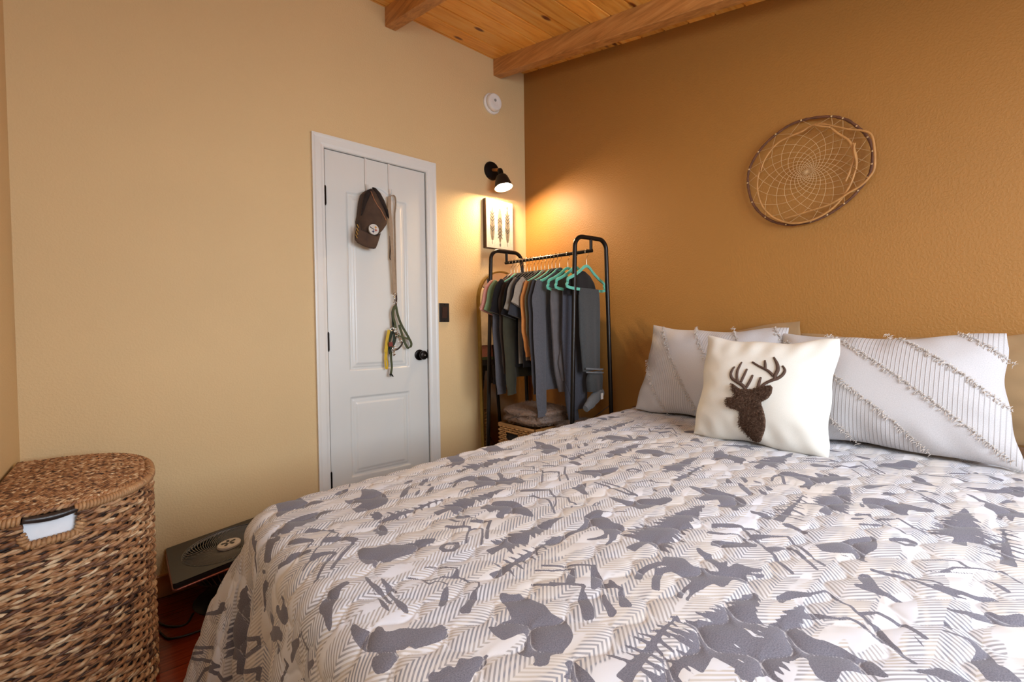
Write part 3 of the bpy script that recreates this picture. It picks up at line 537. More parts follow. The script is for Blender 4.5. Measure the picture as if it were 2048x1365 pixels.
INK_LINE = [[4,1783,251,1810,284,1823,298,1846,329,1871,362,1887,380],[4,1837,283,1851,292,1861,305],[8,1773,348,1797,377,1824,400,1848,432],[7,1823,378,1841,389,1865,420,1883,438],[4,1781,280,1795,302],[3,1850,288,1837,302],[6,1690,296,1674,293,1663,297],[5,1281,-57,1305,-59,1334,-50,1366,-54],[7,1380,296,1404,286,1420,274,1451,293],[5,1361,305,1405,296,1447,303],[3,1505,23,1484,80,1451,116],[3,1579,78,1548,111,1514,135],[3,1529,150,1512,179],[3,1504,165,1485,190],[5,1552,479,1567,494,1586,514,1598,530],[8,1503,492,1527,512,1559,552],[5,1536,505,1562,540,1580,559],[5,1561,488,1547,492,1536,505],[5,1549,451,1562,467],[4,1520,436,1518,461,1525,467],[11,1650,514,1638,503,1624,507,1614,517,1623,534,1638,540,1652,529,1652,517],[4,1714,556,1702,561,1693,568,1671,601],[4,1753,561,1740,577,1736,592,1726,601,1704,599,1691,616,1681,626,1677,637,1676,654,1670,658,1664,665,1674,680,1685,682],[4,1739,597,1735,612,1722,610,1715,619,1711,635],[5,1961,476,1947,490,1956,520,1971,536,1988,552],[9,2202,-262,2165,-416,2257,-175,2260,-43,2116,-487],[12,2276,-284,2253,-250,2268,-79,2282,-37,2294,-3],[7,2035,411,2038,425,2053,414,2078,402],[10,2150,79,2105,188,2126,187,2223,83,2171,194,2198,188],[6,1600,739,1590,758,1579,775],[6,1578,763,1563,786,1551,801,1546,815,1560,822],[6,1522,830,1509,852,1509,868],[6,1549,713,1536,729,1509,751,1488,780],[5,1569,715,1547,740,1522,752,1515,764],[6,1599,739,1581,772,1563,786,1545,811,1548,817],[13,1382,886,1398,870,1421,862,1440,858,1464,869],[14,1396,894,1416,881,1447,894,1469,907],[4,1285,647,1257,665,1245,688],[3,1262,600,1250,601,1244,608,1255,610,1264,603],[6,1362,437,1328,451,1323,497,1326,510,1335,526,1368,570],[6,1272,457,1285,478,1293,501,1275,527,1296,554,1290,563,1292,572],[4,1293,501,1322,530,1356,550],[3,879,82,865,116,812,137],[3,932,107,900,126,885,151],[7,1145,511,1139,552,1150,597,1150,620,1141,648],[6,1126,524,1126,555,1120,575,1137,619,1140,645],[5,1153,216,1134,245,1116,264,1112,298],[5,1187,240,1156,272,1180,297],[6,1136,292,1101,320,1093,351,1135,386,1171,434],[5,1218,275,1196,301,1166,322,1243,398],[6,1176,332,1158,349,1142,368,1201,430],[5,1271,455,1288,481,1287,494,1276,528],[4,961,456,929,483,910,492,958,540],[4,910,424,902,470,912,482,897,521,936,564],[7,885,464,856,505],[4,901,429,872,466],[7,996,514,979,523,973,545,1001,551,1007,532,996,514],[4,1086,563,1068,599,1034,619,1036,641,1010,663],[8,544,215,523,265],[6,506,214,476,270,475,299],[8,501,299,460,343],[7,599,257,542,311,541,344,507,371],[4,516,281,542,304],[4,544,345,594,397],[8,703,413,650,455],[5,713,443,687,476],[4,484,312,452,350,498,386,532,432],[4,544,349,512,378,554,429],[5,661,420,624,452,644,495,630,523,645,563],[4,710,450,684,478,680,515,703,544],[4,647,640,631,659,616,683],[3,890,699,865,732,819,767],[3,902,699,886,721],[3,946,732,907,762,881,796],[3,884,812,870,829],[5,557,852,532,894,504,925,511,945,474,973,510,998,550,1049],[6,538,855,506,901,507,916,504,943],[6,546,946,545,967,533,979],[4,516,989,544,1022,579,1054],[4,568,976,596,999,619,1027],[5,706,1031,681,1049,641,1080,641,1100,648,1120,688,1148,707,1176,729,1197],[3,691,1114,687,1135],[6,881,1079,909,1095,901,1099],[6,869,1128,880,1140,890,1157,919,1182],[5,912,1118,923,1132,948,1152],[10,990,1139,982,1144,971,1158,974,1170,996,1169,1006,1161,997,1149,992,1139],[8,1149,1138,1146,1154,1141,1173,1139,1193,1145,1207,1147,1221,1147,1237],[6,1132,1163,1122,1185,1130,1199,1124,1211,1126,1226],[6,1171,917,1186,935,1196,949],[7,1137,913,1122,928,1139,947],[7,1139,914,1164,939,1177,960,1199,982,1209,1000,1233,1020,1249,1044],[5,1182,933,1171,946],[7,1115,992,1138,1015,1161,1046],[8,1161,1021,1174,1039,1195,1056],[10,1137,1221,1135,1238,1133,1250,1134,1261,1131,1270,1117,1285],[4,1148,1223,1143,1239,1140,1247],[4,1149,1223,1149,1239,1145,1256],[5,1050,1190,1028,1212,1011,1232],[5,1073,1221,1046,1233,1030,1250,1008,1276,995,1287,1001,1293],[3,1089,1195,1077,1218,1062,1235,1045,1256],[8,1282,1171,1283,1184,1287,1196,1284,1204,1292,1215,1303,1228],[7,1316,1173,1340,1190,1348,1203,1363,1215,1370,1226],[6,1340,1178,1346,1191],[5,1264,1242,1265,1254,1265,1265],[9,1262,1267,1269,1274,1283,1280],[5,1295,1087,1281,1094,1263,1099,1276,1113,1287,1128,1289,1138,1302,1150,1307,1160,1317,1171],[5,1335,1133,1323,1144,1322,1154,1326,1164,1335,1174,1341,1188,1345,1196],[8,1317,1177,1333,1187,1342,1195],[8,500,1110,502,1138,485,1165,467,1185,486,1206,476,1240],[5,439,1167,415,1189,381,1215,405,1239,422,1258],[5,696,1144,704,1159,710,1178,727,1193],[4,657,1180,677,1204]]
INK_TREE = [[105,0,1666,982,1490,965],[170,1,1585,1037,1353,1023],[100,0,1635,669,1435,654],[95,1,1591,600,1363,598],[95,1,1575,365,1346,367],[90,0,1687,298,1473,300],[90,1,1358,132,1074,156],[70,0,1576,-32,1373,-50],[90,1,720,156,434,161],[85,0,1029,312,831,315],[90,1,936,391,708,380],[95,1,947,607,722,603],[90,0,983,667,772,654],[110,1,730,782,501,806],[120,0,1054,952,851,947],[120,1,947,1011,707,1002],[160,1,1391,801,1085,799],[150,1,930,1229,716,1220],[130,0,970,1295,763,1280],[150,1,1380,1260,1359,1249],[50,0,924,17,761,26],[170,1,2269,40,2049,37]]
# ------------------------------------------------------------------ bed and quilt
t = thing('bed', 'bed under a grey woodland-print quilt with its head against the brown wall', 'bed', (-0.95, -1.80, 0))
M_BEDW = plain('bed_frame_wood', (60, 40, 28), 0.5, var=0.2)
bx0, bx1, by0, by1 = -1.86, -0.03, -2.60, -1.09
MB().box((bx0, by0, 0.12), (bx1, by1, 0.24)).obj('bed_base', M_BEDW, t, bevel=0.01)
MB().box((bx0+0.01, by0+0.01, 0.24), (bx1, by1-0.01, 0.40)).obj('box_spring', plain('box_spring_cloth', (200, 196, 188), 0.9), t, bevel=0.02)
MB().box((bx0+0.01, by0+0.01, 0.40), (bx1, by1-0.01, 0.585)).obj('mattress', plain('mattress_cloth', (226, 222, 214), 0.9), t, bevel=0.04)
for (x, y) in ((bx0+0.05, by0+0.05), (bx0+0.05, by1-0.05), (bx1-0.05, by0+0.05), (bx1-0.05, by1-0.05)):
    MB().box((x-0.03, y-0.03, 0), (x+0.03, y+0.03, 0.12)).obj('leg', M_BEDW, t)
settle(t)

RES = 0.002
QU, QV = 1240, 1080            # raster of the print, 2 mm cells; v starts at -0.52
ink = np.zeros((QU, QV), np.float32)
def fill(poly, val=1.0):
    p = np.array(poly, float); p[:, 1] += 0.52; p /= RES
    i0 = max(0, int(p[:, 0].min())-1); i1 = min(QU, int(p[:, 0].max())+2); j0 = max(0, int(p[:, 1].min())-1); j1 = min(QV, int(p[:, 1].max())+2)
    if i1 <= i0 or j1 <= j0: return
    acc = np.zeros((i1-i0, j1-j0), np.float32)
    for (oa, ob) in ((0.25, 0.25), (0.75, 0.25), (0.25, 0.75), (0.75, 0.75)):
        A, B_ = np.meshgrid(np.arange(i0, i1)+oa, np.arange(j0, j1)+ob, indexing='ij')
        ins = np.zeros(A.shape, bool); n = len(p)
        for k_ in range(n):
            x1, y1 = p[k_]; x2, y2 = p[(k_+1) % n]
            if y1 == y2: continue
            cnd = ((y1 > B_) != (y2 > B_)) & (A < (x2-x1)*(B_-y1)/(y2-y1)+x1)
            ins ^= cnd
        acc += ins
    ink[i0:i1, j0:j1] = np.maximum(ink[i0:i1, j0:j1], acc/4*val)
def prs(l): return [(l[i]/1000.0, l[i+1]/1000.0) for i in range(0, len(l), 2)]
def chaikin(p, n=1):
    for _ in range(n):
        q = []
        for i in range(len(p)):
            a = np.array(p[i]); b_ = np.array(p[(i+1) % len(p)]); q += [tuple(a*0.87+b_*0.13), tuple(a*0.13+b_*0.87)]
        p = q
    return p
for l in INK_POLY: fill(chaikin(prs(l)))
def seg(a, b_, w0, w1):
    a = np.array(a); b_ = np.array(b_); d_ = b_-a; n_ = np.linalg.norm(d_)
    if n_ < 1e-6: return
    d_ /= n_; q = np.array([-d_[1], d_[0]]); e_ = d_*min(w0, w1)*0.4
    fill([a+q*w0/2-e_, b_+q*w1/2+e_, b_-q*w1/2+e_, a-q*w0/2-e_])
for l in INK_LINE:
    w = l[0]/1000.0; p = prs(l[1:])
    for i in range(len(p)-1): seg(p[i], p[i+1], w, w)
def tree(base, tip, w, dense, rng):
    b0 = np.array(base); t0 = np.array(tip); D = t0-b0; H_ = np.linalg.norm(D); D /= H_; N_ = np.array([-D[1], D[0]])
    def P_(s, x): return tuple(b0+D*s*H_+N_*x)
    fill([P_(0, -0.011), P_(0.0, 0.011), P_(0.3, 0.007), P_(1.0, 0.001), P_(0.3, -0.007)])
    n = 15 if dense else 11
    for sg in (-1, 1):
        s = 0.17
        while s < 0.97:
            f_ = 1-(s-0.12)/0.9
            L_ = w/2*(f_**0.8)*rng.uniform(0.72, 1.12)
            th_ = (0.045 if dense else 0.026)*rng.uniform(0.8, 1.2)
            dr_ = rng.uniform(0.01, 0.05)
            fill([P_(s, 0), P_(s-th_*0.2-dr_*0.5, sg*L_*0.55), P_(s-dr_, sg*L_), P_(s+th_*0.75-dr_*0.4, sg*L_*0.5), P_(s+th_*1.3, 0)])
            s += (0.9/n)*rng.uniform(0.8, 1.2)*(0.8 if dense else 1.15)
rg = random.Random(11)
for l in INK_TREE: tree((l[2]/1000, l[3]/1000), (l[4]/1000, l[5]/1000), l[0]/1000, l[1], rg)
# a little spill of the same motifs on the hidden side of the bed and near the head
for (du, dv) in ((-0.02, 0.72),):
    for l in INK_TREE[3:6]: tree((l[2]/1000+du, l[3]/1000+dv), (l[4]/1000+du, l[5]/1000+dv), l[0]/1000, l[1], rg)
us, vs, U, V, P, seam = quilt_grid(0.0030)
k3 = ink.copy(); k3[1:-1, 1:-1] = (ink[1:-1, 1:-1]*8+ink[:-2, 1:-1]*2+ink[2:, 1:-1]*2+ink[1:-1, :-2]*2+ink[1:-1, 2:]*2+ink[:-2, :-2]+ink[2:, 2:]+ink[:-2, 2:]+ink[2:, :-2])/20
fi = np.clip(U/RES-0.5, 0, QU-2); fj = np.clip((V+0.52)/RES-0.5, 0, QV-2)
i0 = fi.astype(int); j0 = fj.astype(int); a_ = fi-i0; b_ = fj-j0
iv = (k3[i0, j0]*(1-a_)*(1-b_)+k3[i0+1, j0]*a_*(1-b_)+k3[i0, j0+1]*(1-a_)*b_+k3[i0+1, j0+1]*a_*b_)
nu, nv = U.shape
me = bpy.data.meshes.new('quilt')
idx = np.arange(nu*nv).reshape(nu, nv)
quads = np.stack([idx[:-1, :-1], idx[1:, :-1], idx[1:, 1:], idx[:-1, 1:]], -1).reshape(-1, 4)
me.vertices.add(nu*nv); me.vertices.foreach_set('co', P.reshape(-1).astype(np.float32))
me.loops.add(len(quads)*4); me.loops.foreach_set('vertex_index', quads.reshape(-1).astype(np.int32))
me.polygons.add(len(quads)); me.polygons.foreach_set('loop_start', np.arange(0, len(quads)*4, 4, dtype=np.int32)); me.polygons.foreach_set('loop_total', np.full(len(quads), 4, dtype=np.int32))
me.polygons.foreach_set('use_smooth', np.ones(len(quads), dtype=bool))
me.update(calc_edges=True)
at = me.attributes.new('ink', 'FLOAT', 'POINT'); at.data.foreach_set('value', iv.reshape(-1).astype(np.float32))
at = me.attributes.new('seam', 'FLOAT', 'POINT'); at.data.foreach_set('value', seam.reshape(-1).astype(np.float32))
at = me.attributes.new('flat', 'FLOAT_VECTOR', 'POINT'); at.data.foreach_set('vector', np.stack([U, V, U*0], -1).reshape(-1).astype(np.float32))
quilt = bpy.data.objects.new('quilt', me); COL.objects.link(quilt)
tag(quilt, 'quilted bedspread printed with grey bears, moose and pine trees draped over the bed', 'quilt')
k = NM('woodland_print_quilt', 0.88, 0, 0.15)
fl = k.n('ShaderNodeAttribute'); fl.attribute_name = 'flat'
ik = k.n('ShaderNodeAttribute'); ik.attribute_name = 'ink'
sp = k.n('ShaderNodeSeparateXYZ'); k.lk(fl.outputs['Vector'], sp.inputs[0]); u_, v_ = sp.outputs[0], sp.outputs[1]
tri = k.math('PINGPONG', v_, 0.040)
ph = k.math('FRACT', k.math('DIVIDE', k.math('ADD', k.math('ADD', u_, tri), 10.0), 0.0094))
stripe = k.math('SUBTRACT', 1.0, k.step(k.math('ABSOLUTE', k.math('SUBTRACT', ph, 0.5)), 0.23, 0.07))
def fmap(sx, sy, off=0.0):
    mp = k.n('ShaderNodeMapping'); mp.inputs['Scale'].default_value = (sx, sy, 1); mp.inputs['Location'].default_value = (off, off*1.7, 0); k.lk(fl.outputs['Vector'], mp.inputs[0]); return mp.outputs[0]
blank = k.step(k.noise(fmap(5.5, 17, 3.1), 1.0, 2, 0.5), 0.585, 0.012)
tone = k.step(k.noise(fmap(7, 26, 9.7), 1.0, 2, 0.6), 0.50, 0.06)
half = k.step(k.math('FRACT', k.math('DIVIDE', k.math('ADD', v_, 10.0), 0.080)), 0.5, 0.01)
tone2 = k.math('MULTIPLY', k.math('ADD', k.math('MULTIPLY', half, 0.45), k.math('MULTIPLY', tone, 0.75)), 1.0, clamp=True)
c_stripe = k.mix(tone2, L((184, 175, 166)), L((134, 134, 142)))
ground = k.ramp(k.noise(fmap(3, 9, 5.0), 1.0, 2), [(0.35, L((205, 206, 214))), (0.65, L((202, 195, 189)))])
c_a = k.mix(k.math('MULTIPLY', stripe, k.math('SUBTRACT', 1.0, blank)), ground, c_stripe)
weave = k.noise(fmap(520, 520), 1.0, 2)
inkc = k.ramp(weave, [(0.3, L((92, 89, 98))), (0.7, L((120, 117, 126)))])
isink = k.step(ik.outputs['Fac'], 0.5, 0.06)
sm_ = k.n('ShaderNodeAttribute'); sm_.attribute_name = 'seam'
thread = k.math('MULTIPLY', k.math('SUBTRACT', 1.0, k.step(sm_.outputs['Fac'], 0.0011, 0.0006)), 0.55)
k.col(k.mix(thread, k.mix(isink, c_a, inkc), L((206, 204, 206))))
k.b.inputs['Sheen Weight'].default_value = 0.15
k.bump(k.noise(fmap(900, 900), 1.0, 2), 0.12, 0.0006)
me.materials.append(k.m)
del ink, k3, iv, P

# ------------------------------------------------------------------ pillows
def pillow_pts(w, h, th, n=56, pinch=0.05, seed=1, front=True, skew=0.0):
    s = np.linspace(-1, 1, n); S, T = np.meshgrid(s, s, indexing='ij')
    # keep the rows close together near the seams
    S = np.sign(S)*(1-(1-np.abs(S))**1.35); T = np.sign(T)*(1-(1-np.abs(T))**1.35)
    x = w/2*S*(1-pinch*(1-T**2)**1.2); y = h/2*T*(1-pinch*1.2*(1-S**2)**1.2)
    r = np.clip((1-np.abs(S)**2.6), 0, 1)**0.62*np.clip((1-np.abs(T)**2.6), 0, 1)**0.62
    z = th/2*r
    g = np.random.RandomState(seed); wr = 0
    for _ in range(5):
        a, b_, c_ = g.uniform(2, 7), g.uniform(2, 7), g.uniform(0, 6); wr = wr+np.sin(a*S+b_*T+c_)
    edge = np.clip(1-r, 0, 1)
    wr2 = np.sin(18*S+2*np.sin(3*T+seed))*np.clip(np.abs(T)-0.55, 0, 1)+np.sin(16*T+2*np.sin(4*S+seed))*np.clip(np.abs(S)-0.6, 0, 1)
    z = z*(1+0.03*wr)+0.012*wr2*np.clip(r*1.5, 0, 1)+0.004*np.sin(11*S-6*T+seed)*edge*r
    cr_ = np.clip(np.abs(S)+np.abs(T)-1.72, 0, 1); x = x-np.sign(S)*cr_*0.020; y = y-np.sign(T)*cr_*0.020
    y = y-0.012*np.sin(PI*(S+1)/2)*(T > 0)*T+0.004*np.sin(7*S+seed)*np.abs(T)**3; x = x+0.003*np.sin(8*T+seed)*np.abs(S)**3+skew*y
    return S, T, x, y, (z if front else -z)
class Frame:
    def __init__(s, O, X, Y):
        s.O = np.array(O, float); s.X = np.array(X, float); s.X /= np.linalg.norm(s.X)
        Y = np.array(Y, float); Y = Y-s.X*(Y@s.X); s.Y = Y/np.linalg.norm(Y); s.N = np.cross(s.X, s.Y)
    def __call__(s, x, y, z): return s.O+np.multiply.outer(x, s.X)+np.multiply.outer(y, s.Y)+np.multiply.outer(z, s.N)
def pillow(name, fr, w, h, th, mat, parent=None, seed=1, pinch=0.05, n=72, skew=0.0):
    b = MB(); uv = []
    for front in (True, False):
        S, T, x, y, z = pillow_pts(w, h, th, n, pinch, seed, front, skew)
        v = fr(x, y, z).reshape(-1, 3); f = grid_faces(n, n)
        if not front: f = [q[::-1] for q in f]
        b.add(v, f); uv += list(zip(x.ravel(), y.ravel()))
    o = b.obj(name, mat, parent, smooth=True, fixn=False)
    a = o.data.attributes.new('flat', 'FLOAT_VECTOR', 'POINT')
    a.data.foreach_set('vector', np.array([(p[0], p[1], 0) for p in uv], dtype=np.float32).ravel())
    return o
def surf_z(w, h, th, seed, pinch, skew=0.0):
    S, T, x, y, z = pillow_pts(w, h, th, 90, pinch, seed, True, skew)
    def f(px_, py_):
        d = (x-px_)**2+(y-py_)**2; i = np.unravel_index(d.argmin(), d.shape); return z[i]
    return f
# sham cloth: diagonal bands, plain alternating with narrow pleats
def sham_mat(name, ang, pitch, off):
    k = NM(name, 0.85, 0, 0.15); fl = k.n('ShaderNodeAttribute'); fl.attribute_name = 'flat'
    sp = k.n('ShaderNodeSeparateXYZ'); k.lk(fl.outputs['Vector'], sp.inputs[0]); x, y = sp.outputs[0], sp.outputs[1]
    dd = k.math('ADD', k.math('MULTIPLY', x, math.cos(ang)), k.math('MULTIPLY', y, math.sin(ang)))
    q = k.math('FRACT', k.math('DIVIDE', k.math('ADD', dd, 2*pitch*50+off), 2*pitch))
    band = k.step(q, 0.5, 0.004)
    pl = k.math('ABSOLUTE', k.math('SUBTRACT', k.math('FRACT', k.math('DIVIDE', k.math('ADD', x, 10.0), 0.0105)), 0.5))
    line = k.math('MULTIPLY', k.step(pl, 0.40, 0.07), band)
    base = k.ramp(k.noise(fl.outputs['Vector'], 400, 2), [(0.3, L((176, 172, 172))), (0.7, L((192, 188, 188)))])
    k.col(k.mix(k.math('MULTIPLY', line, 0.55), base, L((150, 144, 142))))
    h = k.math('ADD', k.math('MULTIPLY', line, -1.0), k.math('MULTIPLY', k.noise(fl.outputs['Vector'], 700, 1), 0.2))
    k.bump(h, 0.6, 0.0015)
    k.b.inputs['Sheen Weight'].default_value = 0.1
    return k.m
M_FR = plain('fringe_thread', (206, 194, 184), 0.9, var=0.15, nscale=300)
def fringes(parent, fr, w, h, th, seed, pinch, ang, pitch, off, rng, skew=0.0):
    sz = surf_z(w, h, th, seed, pinch, skew); c, s_ = math.cos(ang), math.sin(ang)
    kmin = int((-0.6)/pitch); b = MB()
    lines = [kk*pitch-off for kk in range(-20, 20)]
    for D_ in lines:
        pts = []
        for q in np.arange(-0.5, 0.5, 0.0035):
            x = D_*c-q*s_; y = D_*s_+q*c
            if abs(x) < w/2*0.965 and abs(y) < h/2*0.95: pts.append((x, y))
        if len(pts) < 8: continue
        for (x, y) in pts:
            z = sz(x, y)
            for rep in range(2):
                jx, jy = rng.uniform(-0.002, 0.002), rng.uniform(-0.002, 0.002)
                le = rng.uniform(0.006, 0.013); a = ang+rng.uniform(-0.7, 0.7)+(PI if rng.random() < 0.35 else 0)
                dx, dy = math.cos(a)*le, math.sin(a)*le-0.003
                p0 = fr(x+jx, y+jy, z+0.001); p1 = fr(x+jx+dx*0.5, y+jy+dy*0.5, z+0.005+rng.uniform(0, 0.003)); p2 = fr(x+jx+dx, y+jy+dy, z+rng.uniform(0.001, 0.005))
                b.tube([p0, p1, p2], [0.0011, 0.0011, 0.0006], 3, cap=False)
    return b.obj('fringe', M_FR, parent, smooth=True, fixn=False)
rf = random.Random(5)
def pillow_thing(kind, label, fr, w, h, th, mat, seed, group=None, pinch=0.05, skew=0.0):
    base = fr(0, -h/2, 0)
    t = thing(kind, label, 'pillow', tuple(base), group)
    pillow('cushion', fr, w, h, th, mat, t, seed, pinch, skew=skew); return t
# frames: X runs along the headboard wall to the right (-y), Y up the pillow
def lean_frame(cy, zb, xb, xt, h, yaw=0.0, roll=0.0):
    X = np.array([math.sin(yaw), -math.cos(yaw), 0]); up = np.array([xt-xb, 0, math.sqrt(max(0.001, h*h-(xt-xb)**2))])
    up = up/np.linalg.norm(up); X = X*math.cos(roll)+up*math.sin(roll)
    O = np.array([(xb+xt)/2, cy, zb])+np.array([0, 0, up[2]*h/2]); return Frame(O, X, up)
ms1 = sham_mat('pleated_sham_cloth_right', math.radians(50.5), 0.112, 0.067)
ms2 = sham_mat('pleated_sham_cloth_left', math.radians(34.5), 0.140, 0.090)
fR = lean_frame(-2.021, 0.692, -0.345, -0.155, 0.42, roll=0.0)
t = pillow_thing('pillow_sham', 'grey pillow sham with fringed diagonal bands, at the right end of the bed', fR, 0.625, 0.425, 0.17, ms1, 3, 'fringed pillow shams', pinch=0.075, skew=-0.10)
fringes(t, fR, 0.625, 0.425, 0.17, 3, 0.075, math.radians(50.5), 0.112, 0.067, rf, -0.10); settle(t)
fL = lean_frame(-1.400, 0.692, -0.285, -0.135, 0.43, roll=-0.030)
t = pillow_thing('pillow_sham', 'grey pillow sham with fringed diagonal bands, at the left behind the deer pillow', fL, 0.63, 0.445, 0.16, ms2, 9, 'fringed pillow shams', pinch=0.075)
fringes(t, fL, 0.63, 0.445, 0.16, 9, 0.075, math.radians(34.5), 0.140, 0.090, rf); settle(t)
M_TANP = plain('tan_pillow_cloth', (150, 120, 84), 0.9, var=0.06, nscale=14, bump=0.2, bscale=400)
t = pillow_thing('bed_pillow', 'tan pillow at the back left, only its top corner showing above the sham', lean_frame(-1.42, 0.704, -0.105, -0.055, 0.40, roll=0.085), 0.66, 0.39, 0.065, M_TANP, 4, 'tan pillows against the wall'); settle(t)
t = pillow_thing('bed_pillow', 'tan pillow at the back right, showing past the right edge of the sham', lean_frame(-2.075, 0.712, -0.110, -0.055, 0.36), 0.70, 0.355, 0.065, M_TANP, 14, 'tan pillows against the wall'); settle(t)
# deer pillow
k = NM('cream_cotton', 0.88, 0, 0.15); fl = k.n('ShaderNodeAttribute'); fl.attribute_name = 'flat'
k.col(k.ramp(k.noise(fl.outputs['Vector'], 500, 2), [(0.3, L((212, 208, 198))), (0.7, L((222, 219, 210)))])); k.bump(k.noise(fl.outputs['Vector'], 800, 1), 0.2, 0.0005)
fD = lean_frame(-1.728, 0.682, -0.515, -0.400, 0.385, yaw=0.03, roll=-0.02)
DW, DH, DT = 0.445, 0.402, 0.16
t = pillow_thing('deer_pillow', 'square cream throw pillow with a brown furry stag head, in front of the shams', fD, DW, DH, DT, k.m, 21, pinch=0.06)
def to_frame(px_, py_, fr, lift=0.0):
    d = ray(px_, py_); s = ((fr.O+fr.N*lift-CAM)@fr.N)/(d@fr.N); p = CAM+d*s-fr.O
    return (p@fr.X, p@fr.Y)
def crop(pts, ox, oy, sc): return [(ox+x/sc, oy+y/sc) for (x, y) in pts]
szD = surf_z(DW, DH, DT, 21, 0.06)
DEER = [(600,575),(560,590),(520,570),(430,505),(420,520),(425,590),(445,630),(465,665),(430,690),(370,690),(345,730),(350,780),(385,825),(440,838),(500,855),(520,880),(505,940),(490,1020),(510,1090),(560,1150),(600,1210),(650,1240),(710,1240),(750,1210),(790,1150),(825,1080),(845,980),(835,880),(800,750),(850,730),(900,700),(940,640),(955,560),(930,530),(880,535),(830,550),(800,545),(770,560),(740,570),(700,590)]
ANT = [([(610,590),(560,530),(480,480),(425,440),(408,380),(430,320),(455,285)],[20,24,22,20,17,14,9]),([(500,480),(490,420),(495,340),(520,270),(542,222)],[18,18,17,14,8]),([(545,490),(575,420),(600,360),(618,315)],[16,17,15,11]),([(615,560),(650,500),(680,440),(695,400)],[18,18,16,12]),([(765,560),(780,500),(800,430)],[20,19,13]),([(800,560),(860,510),(940,470),(1020,440),(1080,390),(1105,330),(1075,275)],[18,18,20,20,19,16,11]),([(980,460),(985,400),(1015,330),(1005,250),(955,160)],[20,24,24,20,12]),([(960,410),(900,350),(840,315),(760,275),(680,225)],[20,18,17,15,14]),([(855,320),(850,260),(842,205)],[16,17,12])]
k = NM('brown_shag_fur', 0.9, 0, 0.1); v = k.coord()
k.col(k.ramp(k.noise(v, 150, 5, 0.7, 1.5), [(0.28, L((44, 28, 20))), (0.5, L((92, 68, 54))), (0.74, L((156, 128, 108)))])); k.bump(k.noise(v, 260, 4, 0.7, 1.0), 1.0, 0.006)
k2 = plain('brown_felt', (78, 56, 44), 0.9, var=0.25, nscale=160, bump=0.6, bscale=500, bdist=0.002)
poly = [to_frame(*p, fD, DT/2*0.9) for p in crop(DEER, 1400, 690, 6.5)]
# head: a finely divided sheet puffed out from its outline
P2 = np.array(poly); mn = P2.min(0); mxx = P2.max(0); st = 0.0035
gx = np.arange(mn[0]-st, mxx[0]+st, st); gy = np.arange(mn[1]-st, mxx[1]+st, st)
A, B_ = np.meshgrid(gx, gy, indexing='ij')
def inside(A, B_, p):
    ins = np.zeros(A.shape, bool); n = len(p)
    for i in range(n):
        x1, y1 = p[i]; x2, y2 = p[(i+1) % n]
        if y1 == y2: continue
        ins ^= ((y1 > B_) != (y2 > B_)) & (A < (x2-x1)*(B_-y1)/(y2-y1)+x1)
    return ins
def dist_edge(A, B_, p):
    dm = np.full(A.shape, 1e9); near = np.zeros(A.shape+(2,)); n = len(p)
    for i in range(n):
        a = np.array(p[i]); b2 = np.array(p[(i+1) % n]); d_ = b2-a; q = np.clip(((A-a[0])*d_[0]+(B_-a[1])*d_[1])/(d_@d_+1e-12), 0, 1)
        cx = a[0]+q*d_[0]; cy = a[1]+q*d_[1]; dd = np.hypot(A-cx, B_-cy); m_ = dd < dm; dm = np.where(m_, dd, dm); near[m_] = np.stack([cx, cy], -1)[m_]
    return dm, near
def puffed(name, poly, fr, zf, h, mat, parent, st=0.0035, rnd_=0.012, noise_=0.0, seed=0, back=0.003):
    P2 = np.array(poly); mn = P2.min(0)-st; mx_ = P2.max(0)+st
    A, B_ = np.meshgrid(np.arange(mn[0], mx_[0]+st, st), np.arange(mn[1], mx_[1]+st, st), indexing='ij')
    ins = inside(A, B_, poly); dm, near = dist_edge(A, B_, poly)
    use = ins | (dm < st*0.75)
    A2 = np.where(ins, A, near[..., 0]); B2 = np.where(ins, B_, near[..., 1]); hh = np.where(ins, h*(1-(1-np.clip(dm/rnd_, 0, 1))**2)**0.5, 0)
    if noise_:
        g = np.random.RandomState(seed); hh = hh+ins*noise_*g.uniform(-1, 1, A.shape)*np.clip(dm/0.006, 0, 1)
    id_ = -np.ones(A.shape, int); id_[use] = np.arange(use.sum())
    aa, bb = A2[use], B2[use]; zz = np.array([zf(x, y) for x, y in zip(aa, bb)])
    top = fr(aa, bb, zz+hh[use]); bot = fr(aa, bb, zz-back)
    f = []; nI, nJ = A.shape; off = len(top); cnt = {}
    for i in range(nI-1):
        for j in range(nJ-1):
            q = (id_[i, j], id_[i+1, j], id_[i+1, j+1], id_[i, j+1])
            if min(q) >= 0 and (ins[i, j] or ins[i+1, j] or ins[i+1, j+1] or ins[i, j+1]):
                f.append(q)
                for a_, b_ in zip(q, q[1:]+q[:1]): cnt[(a_, b_)] = 1
    ff = list(f)
    for (a_, b_) in cnt:
        if (b_, a_) not in cnt: ff.append((b_, a_, off+a_, off+b_))
    ff += [tuple(off+i for i in q[::-1]) for q in f]
    return MB().add(list(top)+list(bot), ff).obj(name, mat, parent, smooth=True, fixn=False)
puffed('stag_head', poly, fD, szD, 0.014, k.m, t, st=0.003, rnd_=0.02, noise_=0.0022, seed=3)
rgf = np.random.RandomState(8); fh = MB(); plg = poly; mnp = P2.min(0); mxp = P2.max(0); cnt_ = 0
